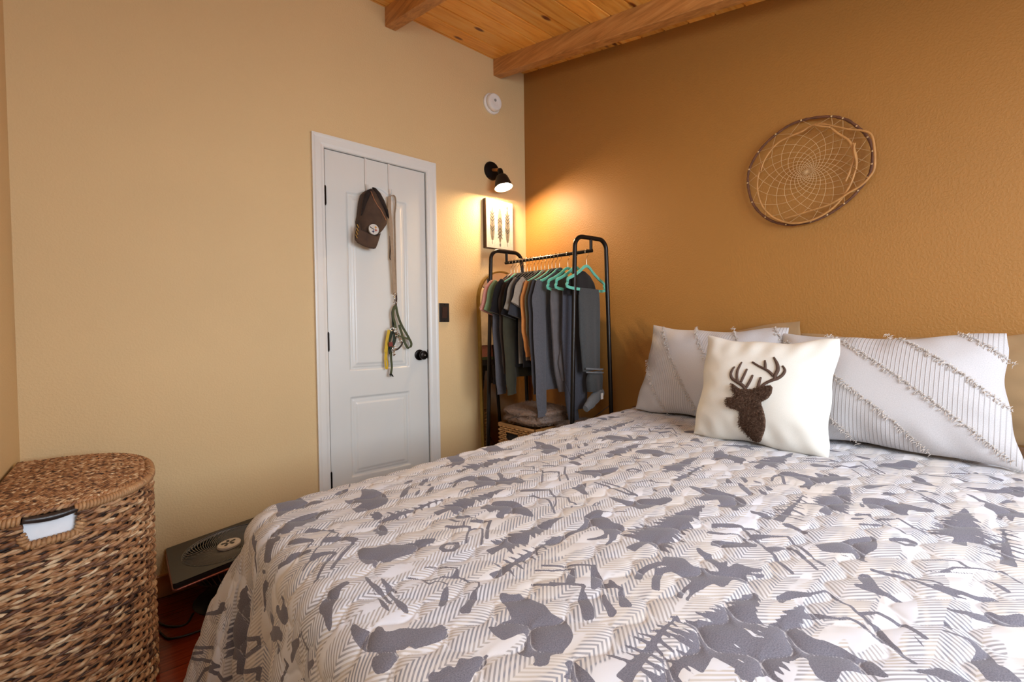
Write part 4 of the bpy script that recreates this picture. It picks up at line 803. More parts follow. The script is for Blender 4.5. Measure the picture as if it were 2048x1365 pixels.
while cnt_ < 3600:
    x_, y_ = rgf.uniform(mnp, mxp)
    if not inside(np.array([x_]), np.array([y_]), plg)[0]: continue
    cnt_ += 1
    p0 = fD(x_, y_, szD(x_, y_)+0.011); d0 = -fD.Y*rgf.uniform(.3, 1.0)+fD.X*rgf.uniform(-.7, .5)+fD.N*rgf.uniform(.25, .9); d0 /= np.linalg.norm(d0); L0 = rgf.uniform(.006, .013); s_ = np.cross(d0, fD.N); s_ /= np.linalg.norm(s_)+1e-9
    fh.add([p0-s_*.0009, p0+s_*.0009, p0+d0*L0], [(0, 1, 2)])
fho = fh.obj('shaggy_fur', k.m, t, fixn=False); fho['kind'] = 'stuff'
an = MB()
for (pp, ww) in ANT:
    q = [to_frame(*p, fD, DT/2*0.9) for p in crop(pp, 1400, 690, 6.5)]
    sc3 = 1.0/6.5/FPX*1.55
    Q = smooth_path([np.array([a, b_, w_*sc3]) for (a, b_), w_ in zip(q, ww)], 5)
    pts = [fD(p[0], p[1], szD(p[0], p[1])+0.0015) for p in Q]
    an.tube(pts, [p[2]*1.0 for p in Q], 8)
an.obj('antlers', k2, t, smooth=True, fixn=False); settle(t)
# brown blanket bunched under the pillows
def blanket(name, x0, x1, y0, y1, z0, h, mat, label, cat, seed, amp=0.02, n=60, loose=True):
    g = np.random.RandomState(seed); s = np.linspace(0, 1, n); S, T = np.meshgrid(s, s, indexing='ij')
    z = h*np.clip(np.sin(PI*S), 0, 1)**0.3*np.clip(np.sin(PI*T), 0, 1)**0.3; wv = 0
    for _ in range(6): wv = wv+np.sin(g.uniform(4, 16)*S+g.uniform(6, 26)*T+g.uniform(0, 6))
    z = z*(1+amp/h*0.3*wv); z = np.maximum(z, 0)
    X = x0+(x1-x0)*S+0.01*np.sin(9*T+seed)*(S-0.5)*2; Y = y0+(y1-y0)*T+0.01*np.sin(8*S)*(T-0.5)*2
    v = np.stack([X, Y, z0+z], -1).reshape(-1, 3); v2 = v.copy(); v2[:, 2] = z0
    o = MB().add(v, grid_faces(n, n)).add(v2, [q[::-1] for q in grid_faces(n, n)]).obj(name, mat, None, smooth=True, fixn=False)
    return tag(o, label, cat)
blanket('brown_blanket', -0.20, -0.02, -2.56, -1.00, 0.688, 0.022, plain('brown_fleece', (104, 74, 48), 0.95, var=0.25, nscale=60, bump=0.5, bscale=300), 'brown blanket bunched along the head of the bed under the pillows', 'blanket', 2)
# ------------------------------------------------------------------ wicker hamper in the corner
def strand_mat(name, stops, scale=9.0, rough=0.55):
    k = NM(name, rough, 0, 0.4); a = k.n('ShaderNodeAttribute'); a.attribute_name = 'strand'
    sp = k.n('ShaderNodeSeparateXYZ'); k.lk(a.outputs['Vector'], sp.inputs[0])
    mp = k.n('ShaderNodeMapping'); mp.inputs['Scale'].default_value = (scale, 37.0, 1); k.lk(a.outputs['Vector'], mp.inputs[0])
    f = k.noise(mp.outputs[0], 1.0, 4, 0.7)
    c = k.ramp(f, stops); k.col(c)
    k.bump(k.noise(k.coord((1, 1, 1)), 420, 2), 0.35, 0.001); return k.m
SEAG = [(0.33, L((44, 32, 28))), (0.42, L((100, 66, 46))), (0.50, L((158, 112, 74))), (0.57, L((184, 146, 108))), (0.66, L((228, 204, 168)))]
M_SEA = strand_mat('woven_seagrass', SEAG)
M_SEAL = strand_mat('wrapped_seagrass', [(0.3, L((120, 84, 54))), (0.5, L((168, 126, 86))), (0.7, L((206, 170, 126)))], 30)
HBX, HCY, HHALF, HDEP, HTOP = -2.452, -0.470, 0.330, 0.335, 0.655
def hamper_path(n=240, off=0.0):
    """D-shaped outline, counter-clockwise from the near end of the flat side"""
    pts = []
    for a in np.linspace(-PI/2, PI/2, n):
        c, s_ = math.cos(a), math.sin(a); e = 2/2.6
        pts.append((HBX+(HDEP+off)*abs(c)**e, HCY+(HHALF+off)*math.copysign(abs(s_)**e, s_)))
    return np.array(pts)
def resample(p, step):
    d = np.r_[0, np.cumsum(np.hypot(*np.diff(p, axis=0).T))]; n = max(3, int(d[-1]/step)); q = np.linspace(0, d[-1], n)
    return np.stack([np.interp(q, d, p[:, 0]), np.interp(q, d, p[:, 1])], 1), q
class SMB(MB):
    """strand builder: keeps a per-vertex (along, id, 0) attribute"""
    def __init__(s): super().__init__(); s.a = []
    def strand(s, pts, r, n, sid, cap=False, along=None, flat=1.0):
        k0 = len(s.v); s.tube(pts, r, n, cap=cap)
        m_ = len(pts); al = along if along is not None else np.linspace(0, 1, m_)*m_*0.01
        s.a += [(float(al[i]), float(sid), 0.0) for i in range(m_) for _ in range(n)]
    def done(s, name, mat, parent):
        o = s.obj(name, mat, parent, smooth=True, fixn=False)
        at = o.data.attributes.new('strand', 'FLOAT_VECTOR', 'POINT'); at.data.foreach_set('vector', np.array(s.a, dtype=np.float32).ravel()); return o
rh = random.Random(8)
t = thing('laundry_hamper', 'D-shaped woven wicker laundry hamper with a lid in the corner by the left wall', 'laundry hamper', (-2.28, -0.47, 0))
P_, Q_ = resample(hamper_path(), 0.0052)
TN = np.gradient(P_, axis=0); TN /= np.linalg.norm(TN, axis=1, keepdims=True); NO = np.stack([TN[:, 1], -TN[:, 0]], 1)
stake = 0.030; rowh = 0.0118; b = SMB(); nrow = int((HTOP-0.018)/rowh)+1
# the gap for the hand hold, measured along the outline
hA = None
def qat(x, y):
    d = np.hypot(P_[:, 0]-x, P_[:, 1]-y); return Q_[d.argmin()]
h0, h1 = qat(-2.360, -0.795), qat(-2.272, -0.773)
if h0 > h1: h0, h1 = h1, h0
HZ0, HZ1 = HTOP-0.066, HTOP-0.014
for r in range(nrow):
    z = 0.012+r*rowh
    ph = r % 2
    for ply in (0, 1):
        sid = r*2.0+ply+rh.random()
        wav = np.cos(PI*Q_/stake+ph*PI)
        tw = 2*PI*Q_/0.060+ply*PI
        off = 0.0048*wav+0.0015+0.0022*np.cos(tw); dz = 0.0030*np.sin(tw)+0.0022*np.sin(Q_*13+r*1.7)
        pts = np.stack([P_[:, 0]+NO[:, 0]*off, P_[:, 1]+NO[:, 1]*off, z+dz], 1)
        rr = 0.0046*(1+0.25*np.sin(Q_*41+r*5+ply*2)); al = Q_*1.0
        segs = [(0, len(Q_))]
        if HZ0-0.004 < z < HTOP:
            i0_ = int(np.searchsorted(Q_, h0)); i1_ = int(np.searchsorted(Q_, h1)); segs = [(0, i0_), (i1_, len(Q_))]
        for (a_, e_) in segs:
            if e_-a_ > 3: b.strand(pts[a_:e_], list(rr[a_:e_]), 5, sid, cap=True, along=al[a_:e_])
# flat back panel
for r in range(nrow):
    z = 0.012+r*rowh
    ys = np.arange(HCY-HHALF+0.004, HCY+HHALF-0.004, 0.008)
    pts = np.stack([HBX+0.0+0.003*np.cos(PI*ys/stake+(r % 2)*PI), ys, z+0*ys], 1)
    b.strand(pts, 0.0055, 5, 900+r, cap=True, along=ys)
b.done('woven_body', M_SEA, t)
b = SMB()
for i, q in enumerate(np.arange(stake/2, Q_[-1], stake)):
    x = np.interp(q, Q_, P_[:, 0]); y = np.interp(q, Q_, P_[:, 1]); top = HTOP-0.015 if not (h0 < q < h1) else HZ0
    b.strand([(x, y, 0.005), (x, y, top)], 0.0026, 6, i+0.3, cap=True)
b.done('upright_stakes', M_SEA, t)
# wrapped rim, with the dark handle over the hand hold
def wrap(bld, path, R, pitch, rw, sid0):
    """coil of cord round a path"""
    P3 = np.array(path); d = np.r_[0, np.cumsum(np.linalg.norm(np.diff(P3, axis=0), axis=1))]; n = int(d[-1]/pitch*9); q = np.linspace(0, d[-1], max(n, 12))
    C = np.stack([np.interp(q, d, P3[:, i]) for i in range(3)], 1); T = np.gradient(C, axis=0); T /= np.linalg.norm(T, axis=1, keepdims=True)
    up = np.array([0, 0, 1.0]); A_ = np.cross(T, up); A_ /= np.linalg.norm(A_, axis=1, keepdims=True); B2 = np.cross(A_, T)
    ang = 2*PI*q/pitch
    pts = C+R*(np.cos(ang)[:, None]*A_+np.sin(ang)[:, None]*B2)
    bld.strand(pts, rw, 5, sid0, along=np.floor(q/pitch)*0.37)
RIMP = hamper_path(240, 0.004); RP, RQ = resample(RIMP, 0.006)
rim3 = np.c_[RP, np.full(len(RP), HTOP-0.004)]
i0_ = int(len(RP)*h0/Q_[-1]); i1_ = int(len(RP)*h1/Q_[-1])
b = SMB(); wrap(b, rim3[:i0_], 0.0085, 0.0075, 0.0040, 1.0); wrap(b, rim3[i1_:], 0.0085, 0.0075, 0.0040, 2.0)
b.strand(rim3[:i0_], 0.009, 8, 5, cap=True); b.strand(rim3[i1_:], 0.009, 8, 6, cap=True)
lo = np.array([[np.interp(q, Q_, P_[:, 0]+NO[:, 0]*0.003), np.interp(q, Q_, P_[:, 1]+NO[:, 1]*0.003), HZ0-0.002] for q in np.linspace(h0-0.01, h1+0.01, 24)])
lo[0, 2] += 0.03; lo[1, 2] += 0.012; lo[-1, 2] += 0.03; lo[-2, 2] += 0.012
wrap(b, lo, 0.0070, 0.0085, 0.0045, 3.0); b.strand(lo, 0.0075, 8, 7, cap=True)
b.done('wrapped_rim', M_SEAL, t)
hb = MB(); hp = [np.array([np.interp(q, Q_, P_[:, 0]+NO[:, 0]*0.005), np.interp(q, Q_, P_[:, 1]+NO[:, 1]*0.005), HTOP-0.006-0.004*math.sin(PI*(q-h0)/(h1-h0))]) for q in np.linspace(h0-0.006, h1+0.006, 20)]
hb.tube(hp, [0.0070+0.0028*math.sin(PI*i/19) for i in range(20)], 12)
hb.obj('handle', plain('dark_leather_handle', (44, 36, 34), 0.35, var=0.3, nscale=40, bump=0.3, bscale=120), t, smooth=True, fixn=False)
# dark sheet painting shade into the weave gaps, cut away behind the hand hold
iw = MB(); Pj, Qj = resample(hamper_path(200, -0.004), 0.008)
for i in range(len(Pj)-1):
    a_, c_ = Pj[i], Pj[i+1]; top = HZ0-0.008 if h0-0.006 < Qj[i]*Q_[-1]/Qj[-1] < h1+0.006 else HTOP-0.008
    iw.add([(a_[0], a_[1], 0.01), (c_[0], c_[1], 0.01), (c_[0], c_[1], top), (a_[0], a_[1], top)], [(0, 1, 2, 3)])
iw.obj('weave_gap_shade', plain('inner_wicker_shade', (62, 44, 34), 0.9, var=0.3, nscale=90), t, fixn=False)
# liner
ln = MB(); Pi = hamper_path(80, -0.012); n = len(Pi)
ln.add([(x, y, 0.03) for x, y in Pi]+[(x, y, HTOP-0.012) for x, y in Pi], [(i, i+1, n+i+1, n+i) for i in range(n-1)]+[(n-1, 0, n, 2*n-1)])
ln.obj('cloth_liner', plain('white_liner_cloth', (232, 236, 242), 0.9, var=0.02), t, smooth=True, fixn=False)
# lid: rows of coiled braid following the curve of the outline inward from the rim
b = SMB(); zl = HTOP+0.006
lidp = hamper_path(200, -0.004)
ycs = np.arange(HCY-HHALF+0.004, HCY+HHALF-0.002, 0.0105)
for i, yy in enumerate(ycs):
    e_ = (1-min(1, abs((yy-HCY)/(HHALF-0.002)))**2.6)**(1/2.6); x1 = HBX+(HDEP-0.006)*e_
    xs = np.arange(HBX+0.002, x1, 0.0042)
    if len(xs) < 4: continue
    for ply in (0, 1):
        tw = 2*PI*xs/0.020+ply*PI+(i % 2)*PI/2
        dome = 0.012*np.sin(PI*np.clip((xs-HBX)/HDEP, 0, 1))*math.sin(PI*(yy-HCY+HHALF)/(2*HHALF))
        pts = np.stack([xs, yy+0.0036*np.sin(tw), zl+dome+0.0030*np.cos(tw)], 1)
        b.strand(pts, 0.0040, 5, i*2+ply+rh.random(), cap=True, along=xs*2.5)
lb = np.array([(HBX+0.003, y, zl) for y in np.linspace(HCY-HHALF, HCY+HHALF, 30)])
b.strand(lb, 0.006, 6, 60, cap=True)
ring = np.c_[lidp, np.full(len(lidp), zl)]; R2, q2 = resample(lidp, 0.006)
for ply in (0, 1):
    tw = 2*PI*q2/0.022+ply*PI; tn = np.gradient(R2, axis=0); tn /= np.linalg.norm(tn, axis=1, keepdims=True)
    pts = np.stack([R2[:, 0]+tn[:, 1]*0.004*np.cos(tw), R2[:, 1]-tn[:, 0]*0.004*np.cos(tw), zl+0.004*np.sin(tw)], 1)
    b.strand(pts, 0.0048, 6, 70+ply, cap=True, along=q2)
b.done('lid', M_SEA, t)
pl = MB(); L2 = hamper_path(60, -0.012); n = len(L2)
pl.add([(x, y, zl-0.006) for x, y in L2]+[(x, y, zl-0.001) for x, y in L2], [tuple(range(n)), tuple(range(2*n-1, n-1, -1))]+[(i, (i+1) % n, n+(i+1) % n, n+i) for i in range(n)])
pl.obj('lid_backing', plain('dark_wicker_backing', (58, 36, 24), 0.8, var=0.2), t, fixn=False)
settle(t)

# ------------------------------------------------------------------ floor fan by the back wall
t = thing('floor_fan', 'low black floor fan with a square top and round spiral grille against the tan wall', 'fan', (-1.86, -0.19, 0))
FO = np.array([-1.860, -0.195, 0.226]); fa = math.radians(7)
FX = np.array([math.cos(fa), 0.0, math.sin(fa)]); FY = np.array([0.0, 1.0, 0.0]); FZ = np.array([-math.sin(fa), 0, math.cos(fa)])
def F3(x, y, z): return FO+FX*x+FY*y+FZ*z
M_GBK = plain('gloss_black_plastic', (38, 38, 40), 0.18, var=0.1)
M_MBK = plain('satin_black_plastic', (22, 22, 24), 0.4, var=0.1)
hw, hd = 0.200, 0.180
def rrect(w, h, r, n=6):
    o = []
    for (cx, cy, a0) in ((w-r, h-r, 0), (-w+r, h-r, PI/2), (-w+r, -h+r, PI), (w-r, -h+r, 1.5*PI)):
        for i in range(n+1): o.append((cx+r*math.cos(a0+PI/2*i/n), cy+r*math.sin(a0+PI/2*i/n)))
    return o
RG = 0.158
def ring_panel(bld, outer, R, z0, z1):
    n = len(outer); 
    cir = []
    for (x, y) in outer:
        a = math.atan2(y, x); cir.append((R*math.cos(a), R*math.sin(a)))
    v = [F3(x, y, z1) for x, y in outer]+[F3(x, y, z1) for x, y in cir]+[F3(x, y, z0) for x, y in outer]+[F3(x, y, z0) for x, y in cir]
    f = []
    for i in range(n):
        j_ = (i+1) % n; f += [(i, j_, n+j_, n+i), (2*n+i, 3*n+i, 3*n+j_, 2*n+j_), (i, 2*n+i, 2*n+j_, j_), (n+i, n+j_, 3*n+j_, 3*n+i)]
    bld.add(v, f)
ou = rrect(hw, hd, 0.012, 4)
# add points so the circular opening stays round
dense = []
for i in range(len(ou)):
    a, c_ = np.array(ou[i]), np.array(ou[(i+1) % len(ou)]); L_ = np.linalg.norm(c_-a); m_ = max(1, int(L_/0.008))
    for q in range(m_): dense.append(tuple(a+(c_-a)*q/m_))
tp = MB(); ring_panel(tp, dense, RG, -0.004, 0.0); tp.obj('top_panel', M_GBK, t)
bd = MB(); ring_panel(bd, [(x*1.0, y*1.0) for x, y in dense], RG+0.004, -0.026, -0.004); bd.obj('housing', M_MBK, t)
k = plain('rose_metal_trim', (150, 92, 82), 0.25, 0.7, var=0.05)
tr = MB(); tr.tube([F3(x*1.004, y*1.004, -0.024) for x, y in rrect(hw, hd, 0.012, 4)], 0.0048, 8, closed=True); tr.obj('edge_trim', k, t, smooth=True, fixn=False)
gr = MB()
for i in range(56):
    a0 = 2*PI*i/56; pts = []
    for q in np.linspace(0, 1, 12):
        r = 0.040+(RG-0.040)*q; a = a0+1.25*(1-q)**1.3
        pts.append(F3(r*math.cos(a), r*math.sin(a), -0.010+0.010*math.sin(PI*q*0.5)*0.6-0.006*(1-q)))
    gr.ribbon(pts, 0.004, 0.0022, (0, 0, 1))
gr.lathe([(RG-0.004, -0.010), (RG, -0.002), (RG+0.003, 0.001), (RG+0.004, -0.006)], FO, FZ, 64, capped=False)
gr.obj('spiral_grille', plain('dark_grey_grille', (112, 110, 106), 0.35, var=0.1), t, fixn=True)
MB().lathe([(0.0, -0.012), (0.041, -0.012), (0.043, -0.004), (0.040, 0.0005), (0.0, 0.002)], FO, FZ, 40).obj('hub_cap', plain('silver_plastic', (206, 198, 192), 0.4, var=0.04), t, smooth=True, auto=True)
lg = MB()
for q in range(5):
    a = PI/2+2*PI*q/5; c_, s_ = math.cos(a), math.sin(a)
    p = [(0.006, -0.004), (0.024, -0.006), (0.028, 0.0), (0.024, 0.006), (0.006, 0.004)]
    lg.add([F3(x*c_-y*s_, x*s_+y*c_, 0.0022) for x, y in p]+[F3(x*c_-y*s_, x*s_+y*c_, 0.0028) for x, y in p], [(0, 1, 2, 3, 4), (9, 8, 7, 6, 5)]+[(i, (i+1) % 5, 5+(i+1) % 5, 5+i) for i in range(5)])
lg.obj('hub_emblem', plain('dark_grey_print', (60, 58, 58), 0.5), t)
# the blade ring sitting in the dark below
blz = MB()
for i in range(7):
    a0 = 2*PI*i/7; P5 = []
    for q in np.linspace(0, 1, 6):
        r = 0.03+0.115*q; P5.append(F3(r*math.cos(a0+0.5*q), r*math.sin(a0+0.5*q), -0.045))
    blz.ribbon(P5, [0.03, 0.04, 0.05, 0.06, 0.065, 0.06], 0.002, (math.cos(a0+PI/2)*0.8, math.sin(a0+PI/2)*0.8, 0.5))
blz.obj('fan_blades', plain('smoke_grey_plastic', (40, 38, 38), 0.3), t)
bw_ = MB(); bw_.lathe([(0.156, -0.026), (0.150, -0.060), (0.128, -0.100), (0.090, -0.128), (0.06, -0.134), (0.0, -0.134)], FO, FZ, 48, capped=False)
bw_.obj('bowl', M_MBK, t, smooth=True)
rb = MB()
for i in range(44):
    a = 2*PI*i/44; rb.tube([F3(r*math.cos(a), r*math.sin(a), z) for (r, z) in ((0.158, -0.028), (0.153, -0.060), (0.131, -0.101), (0.094, -0.130))], 0.0018, 5)
rb.obj('side_ribs', plain('brown_grey_ribs', (96, 78, 62), 0.4, var=0.2), t, smooth=True, fixn=False)
st_ = MB(); st_.lathe([(0.0, 0.0), (0.135, 0.0), (0.140, 0.006), (0.130, 0.014), (0.040, 0.022), (0.032, 0.050), (0.032, 0.105), (0, 0.105)], FO*np.array([1, 1, 0])+np.array([0.012, 0, 0]), (0, 0, 1), 48)
st_.obj('foot', M_MBK, t, smooth=True, auto=True)
settle(t)
cd = MB(); cd.tube(smooth_path([(-1.99, -0.24, 0.006), (-2.02, -0.30, 0.005), (-2.07, -0.27, 0.005), (-2.11, -0.18, 0.005), (-2.13, -0.09, 0.005), (-2.20, -0.05, 0.005), (-2.40, -0.04, 0.005)], 8), 0.0035, 8)
cd.tube(smooth_path([(-1.93, -0.36, 0.006), (-1.99, -0.38, 0.005), (-2.07, -0.36, 0.005), (-2.10, -0.28, 0.005), (-2.16, -0.16, 0.005)], 8), 0.0035, 8)
tag(cd.obj('power_cord', M_MBK, None, smooth=True, fixn=False), 'black power cord lying on the red wood floor beside the fan', 'cord')

# ------------------------------------------------------------------ things hanging on the closet door
M_HK = plain('white_hook_enamel', (214, 210, 204), 0.35, var=0.02)
def door_hook(x, label, zt=1.868):
    t = thing('door_hook', label, 'hook', (x, 0, zt), 'over-door hooks')
    s_ = MB(); s_.ribbon([(x, 0.030, HD-0.055), (x, 0.030, HD-0.0025), (x, -0.0005, HD-0.0025), (x, -0.0022, HD-0.012), (x, -0.0022, zt+0.01)], 0.0105, 0.0012, (1, 0, 0)); s_.obj('strap', M_HK, t)
    h = MB(); h.tube(smooth_path([(x, -0.003, zt+0.02), (x, -0.004, zt-0.006), (x, -0.016, zt-0.018), (x, -0.030, zt-0.008), (x, -0.036, zt+0.010)], 6), 0.0032, 10); h.obj('hook', M_HK, t, smooth=True, fixn=False)
    settle(t)
door_hook(-1.160, 'white metal hook over the closet door, holding the brown cap')
door_hook(-1.026, 'white metal hook over the closet door, holding the dog leash')
# cap
t = thing('baseball_cap', 'faded brown baseball cap with a round team badge hanging on the closet door', 'cap', (-1.15, -0.04, 1.55))
M_CAP = plain('faded_brown_twill', (74, 54, 40), 0.9, var=0.22, nscale=22, bump=0.3, bscale=700, bdist=0.0006)
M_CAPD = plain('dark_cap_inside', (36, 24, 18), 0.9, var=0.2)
YC = -0.045
def dY(px_, py_, Y=YC): p = on_y(px_, py_, Y); return (p[0], p[2])
class FP:          # frame parallel to the back wall
    def __init__(s, Y): s.Y = Y; s.O = np.array([0, Y, 0.0]); s.X = np.array([1., 0, 0]); s.N = np.array([0, -1., 0])
    def __call__(s, x, y, z): x = np.asarray(x); z = np.asarray(z); return np.stack([x, s.Y-z, np.asarray(y)], -1)
fp = FP(YC)
zero = lambda x, y: 0.0
cr = lambda pts: [dY(690+x/8.53, 360+y/8.53) for x, y in pts]
CROWN = cr([(430,150),(470,158),(540,230),(600,330),(650,450),(690,560),(712,690),(700,770),(640,860),(590,915),(545,960),(470,975),(400,950),(320,910),(240,880),(232,760),(222,700),(240,600),(255,470),(270,350),(300,240),(350,185),(410,175)])
puffed('crown', CROWN, fp, lambda x, y: 0.0, 0.052, M_CAP, t, st=0.0025, rnd_=0.075, back=0.035)
BRIM = cr([(180,800),(225,740),(245,870),(330,910),(420,960),(500,975),(590,915),(560,1010),(520,1120),(490,1180),(460,1190),(370,1180),(260,1130),(190,1085),(150,1030),(148,960),(160,880)])
bz = lambda x, y: 0.030-0.9*(abs(x-dY(690+360/8.53, 400)[0]))**1.6
puffed('brim', BRIM, fp, bz, 0.005, M_CAP, t, st=0.0025, rnd_=0.008, back=0.004)
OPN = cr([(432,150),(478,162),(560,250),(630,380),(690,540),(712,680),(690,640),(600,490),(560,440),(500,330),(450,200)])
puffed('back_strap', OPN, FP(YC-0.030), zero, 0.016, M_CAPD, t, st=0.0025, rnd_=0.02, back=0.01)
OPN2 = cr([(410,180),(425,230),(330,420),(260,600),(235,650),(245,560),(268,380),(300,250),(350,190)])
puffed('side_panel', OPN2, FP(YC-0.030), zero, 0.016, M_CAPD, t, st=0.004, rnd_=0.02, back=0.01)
sm = MB(); sm.tube([fp(*dY(690+x/8.53, 360+y/8.53, YC-0.052), 0.050) for x, y in ((445,190),(500,330),(560,440),(610,500),(660,600),(705,690))], 0.0016, 6); sm.obj('piping', plain('tan_piping', (168, 112, 76), 0.8), t, smooth=True, fixn=False)
bc = np.array([*dY(690+492/8.53, 360+845/8.53, YC-0.052)]); Rb = 0.0295
bx_ = np.array([bc[0], YC-0.0515, bc[1]])
bg = MB(); bg.lathe([(0, -0.004), (Rb, -0.004), (Rb, 0.001), (0, 0.001)], bx_, (0, -1, 0), 40); bg.obj('badge', plain('badge_grey_white', (206, 200, 190), 0.8, var=0.05), t)
def star(cx, cz, r, col, nm):
    pts = []
    for i in range(32):
        a = 2*PI*i/32; c_, s_ = math.cos(a), math.sin(a); q = r*(abs(c_)**0.0+0)/((abs(c_)**0.55+abs(s_)**0.55)**(1/0.55)); pts.append((cx+q*c_, cz+q*s_))
    MB().prism(pts, 0.0006, ((0, bx_[1]-0.0012, 0), (1, 0, 0), (0, 0, 1), (0, -1, 0))).obj(nm, col, t)
star(bx_[0]+0.010, bx_[2]+0.012, 0.0105, plain('badge_yellow', (206, 150, 70), 0.8), 'badge_star')
star(bx_[0]+0.011, bx_[2]-0.003, 0.0105, plain('badge_red', (164, 52, 34), 0.8), 'badge_star')
star(bx_[0]-0.004, bx_[2]-0.012, 0.0105, plain('badge_blue', (34, 40, 80), 0.8), 'badge_star')
rg_ = MB(); rg_.tube([(bx_[0]+Rb*0.97*math.cos(a), bx_[1]-0.001, bx_[2]+Rb*0.97*math.sin(a)) for a in np.linspace(0, 2*PI, 41)[:-1]], 0.0011, 6, closed=True)
rg_.tube([(bx_[0]-0.021, bx_[1]-0.0015, bx_[2]+0.010), (bx_[0]-0.004, bx_[1]-0.0015, bx_[2]+0.001)], 0.0013, 5)
rg_.obj('badge_edging', plain('badge_dark_thread', (46, 38, 36), 0.8), t, smooth=True, fixn=False)
tx = bpy.data.curves.new('badge_lettering', 'FONT'); tx.body = 'Steelers'; tx.size = 0.0105; tx.extrude = 0.0002; tx.align_x = 'CENTER'
to_ = bpy.data.objects.new('badge_lettering', tx); COL.objects.link(to_); to_.location = (bx_[0]-0.009, bx_[1]-0.0014, bx_[2]+0.0015); to_.rotation_euler = (PI/2, math.radians(28), 0); tx.materials.append(bpy.data.materials['badge_dark_thread'])
bpy.context.view_layer.update()
mtx = bpy.data.meshes.new_from_object(to_); ot = bpy.data.objects.new('badge_lettering', mtx); ot.matrix_world = to_.matrix_world.copy(); COL.objects.link(ot); bpy.data.objects.remove(to_); ot.parent = t
em = MB()
for i, (x0, y0) in enumerate(((215,770),(207,830),(200,890),(192,950))):
    p0 = dY(690+x0/8.53, 360+y0/8.53, YC-0.03); em.ribbon([(p0[0]-0.003, YC-0.030, p0[1]+0.004), (p0[0]+0.004, YC-0.034, p0[1]-0.014)], 0.0035, 0.0008, (1, 0, 0))
em.obj('side_embroidery', plain('gold_thread', (176, 132, 44), 0.6, var=0.15), t)
settle(t)
# leash and harness
t = thing('dog_leash', 'tan webbing dog leash looped over the hook on the closet door', 'leash', (-1.01, -0.03, 1.30))
M_TANW = plain('tan_webbing', (158, 136, 112), 0.85, var=0.1, nscale=60, bump=0.4, bscale=900, bdist=0.0005)
M_DKW = plain('dark_brown_webbing', (56, 40, 32), 0.85, var=0.15)
def D(px_, py_, Y): return on_y(px_, py_, Y)
def C3(x, y, Y): return D(740+x/6.2, 560+y/6.2, Y)        # door detail crop
def C8(x, y, Y): return D(690+x/8.53, 360+y/8.53, Y)
lp = MB()
lp.ribbon(smooth_path([C8(760, 285, -0.026), C8(762, 500, -0.030), C8(790, 900, -0.033), C8(815, 1365, -0.034), C3(300, 20, -0.034), C3(305, 165, -0.033)], 6), 0.0185, 0.002, (1, 0, 0))
lp.ribbon(smooth_path([C8(760, 290, -0.024), C8(800, 262, -0.020), C8(850, 290, -0.019), C8(862, 420, -0.020), C8(845, 620, -0.020), C8(850, 900, -0.022), C8(858, 1365, -0.024), C3(322, 100, -0.028), C3(320, 190, -0.031)], 6), [0.010]*49, 0.002, (0.55, -0.8, 0))
lp.obj('webbing', M_TANW, t, smooth=False)
M_CHR = plain('chrome_metal', (200, 192, 180), 0.18, 1.0, var=0.1)
cl = MB()
def ringp(bld, c, r, rad, tilt=0.0): bld.tube([c+np.array([r*math.cos(a), 0.15*r*math.sin(a)+tilt*math.cos(a)*r, r*math.sin(a)]) for a in np.linspace(0, 2*PI, 21)[:-1]], rad, 6, closed=True)
ringp(cl, C3(303, 185, -0.036), 0.009, 0.0016); cl.tube([C3(306, 205, -0.036), C3(308, 262, -0.036)], 0.0030, 8); ringp(cl, C3(312, 288, -0.036), 0.0085, 0.0018)
cl.obj('snap_clip', M_CHR, t, smooth=True, fixn=False)
dk = MB(); dk.ribbon([C8(770, 960, -0.022), C8(772, 1150, -0.022), C8(765, 1330, -0.022), C8(775, 1365, -0.022)], 0.006, 0.002, (1, 0, 0)); dk.obj('back_webbing', M_DKW, t); dk = MB(); dk.ribbon([C3(325, 160, -0.026), C3(328, 240, -0.026), C3(322, 330, -0.026)], 0.009, 0.003, (1, 0, 0)); dk.obj('back_webbing', M_DKW, t)
settle(t)
t = thing('dog_harness', 'tangled olive green dog harness clipped to the end of the leash on the door', 'harness', (-1.01, -0.03, 0.9))
M_OLV = plain('olive_webbing', (72, 76, 48), 0.85, var=0.18, nscale=60, bump=0.4, bscale=900, bdist=0.0005)
M_OLD = plain('dark_green_webbing', (40, 48, 36), 0.85, var=0.2, nscale=50)
M_YEL = plain('yellow_strap', (206, 168, 30), 0.6, var=0.08)
def strap(parent, mat, pts, w, Y0, Y1=None, nm='strap', side=(1, 0, 0.15)):
    Y1 = Y1 if Y1 is not None else Y0; k_ = len(pts)
    P3 = smooth_path([C3(x, y, Y0+(Y1-Y0)*i/(k_-1)) for i, (x, y) in enumerate(pts)], 5)
    return MB().ribbon(P3, w, 0.0022, side).obj(nm, mat, parent)
strap(t, M_OLV, [(318, 318), (290, 380), (288, 460), (310, 540), (318, 600)], 0.014, -0.036, -0.040)
strap(t, M_OLD, [(305, 330), (278, 400), (282, 500), (285, 590)], 0.012, -0.028)
strap(t, M_OLV, [(322, 325), (340, 420), (365, 500), (400, 580), (440, 650), (480, 720), (512, 790), (500, 835), (470, 845), (440, 800), (415, 740), (385, 640), (360, 560)], 0.013, -0.030, -0.042, side=(0.8, -0.3, 0.5))
strap(t, M_OLV, [(335, 690), (390, 705), (450, 725), (480, 735)], 0.011, -0.044, side=(0, 0.2, 1))
strap(t, M_OLD, [(290, 610), (262, 680), (235, 760), (240, 850), (258, 920)], 0.018, -0.034)
strap(t, M_OLD, [(310, 650), (305, 740), (285, 800), (262, 860)], 0.020, -0.044)
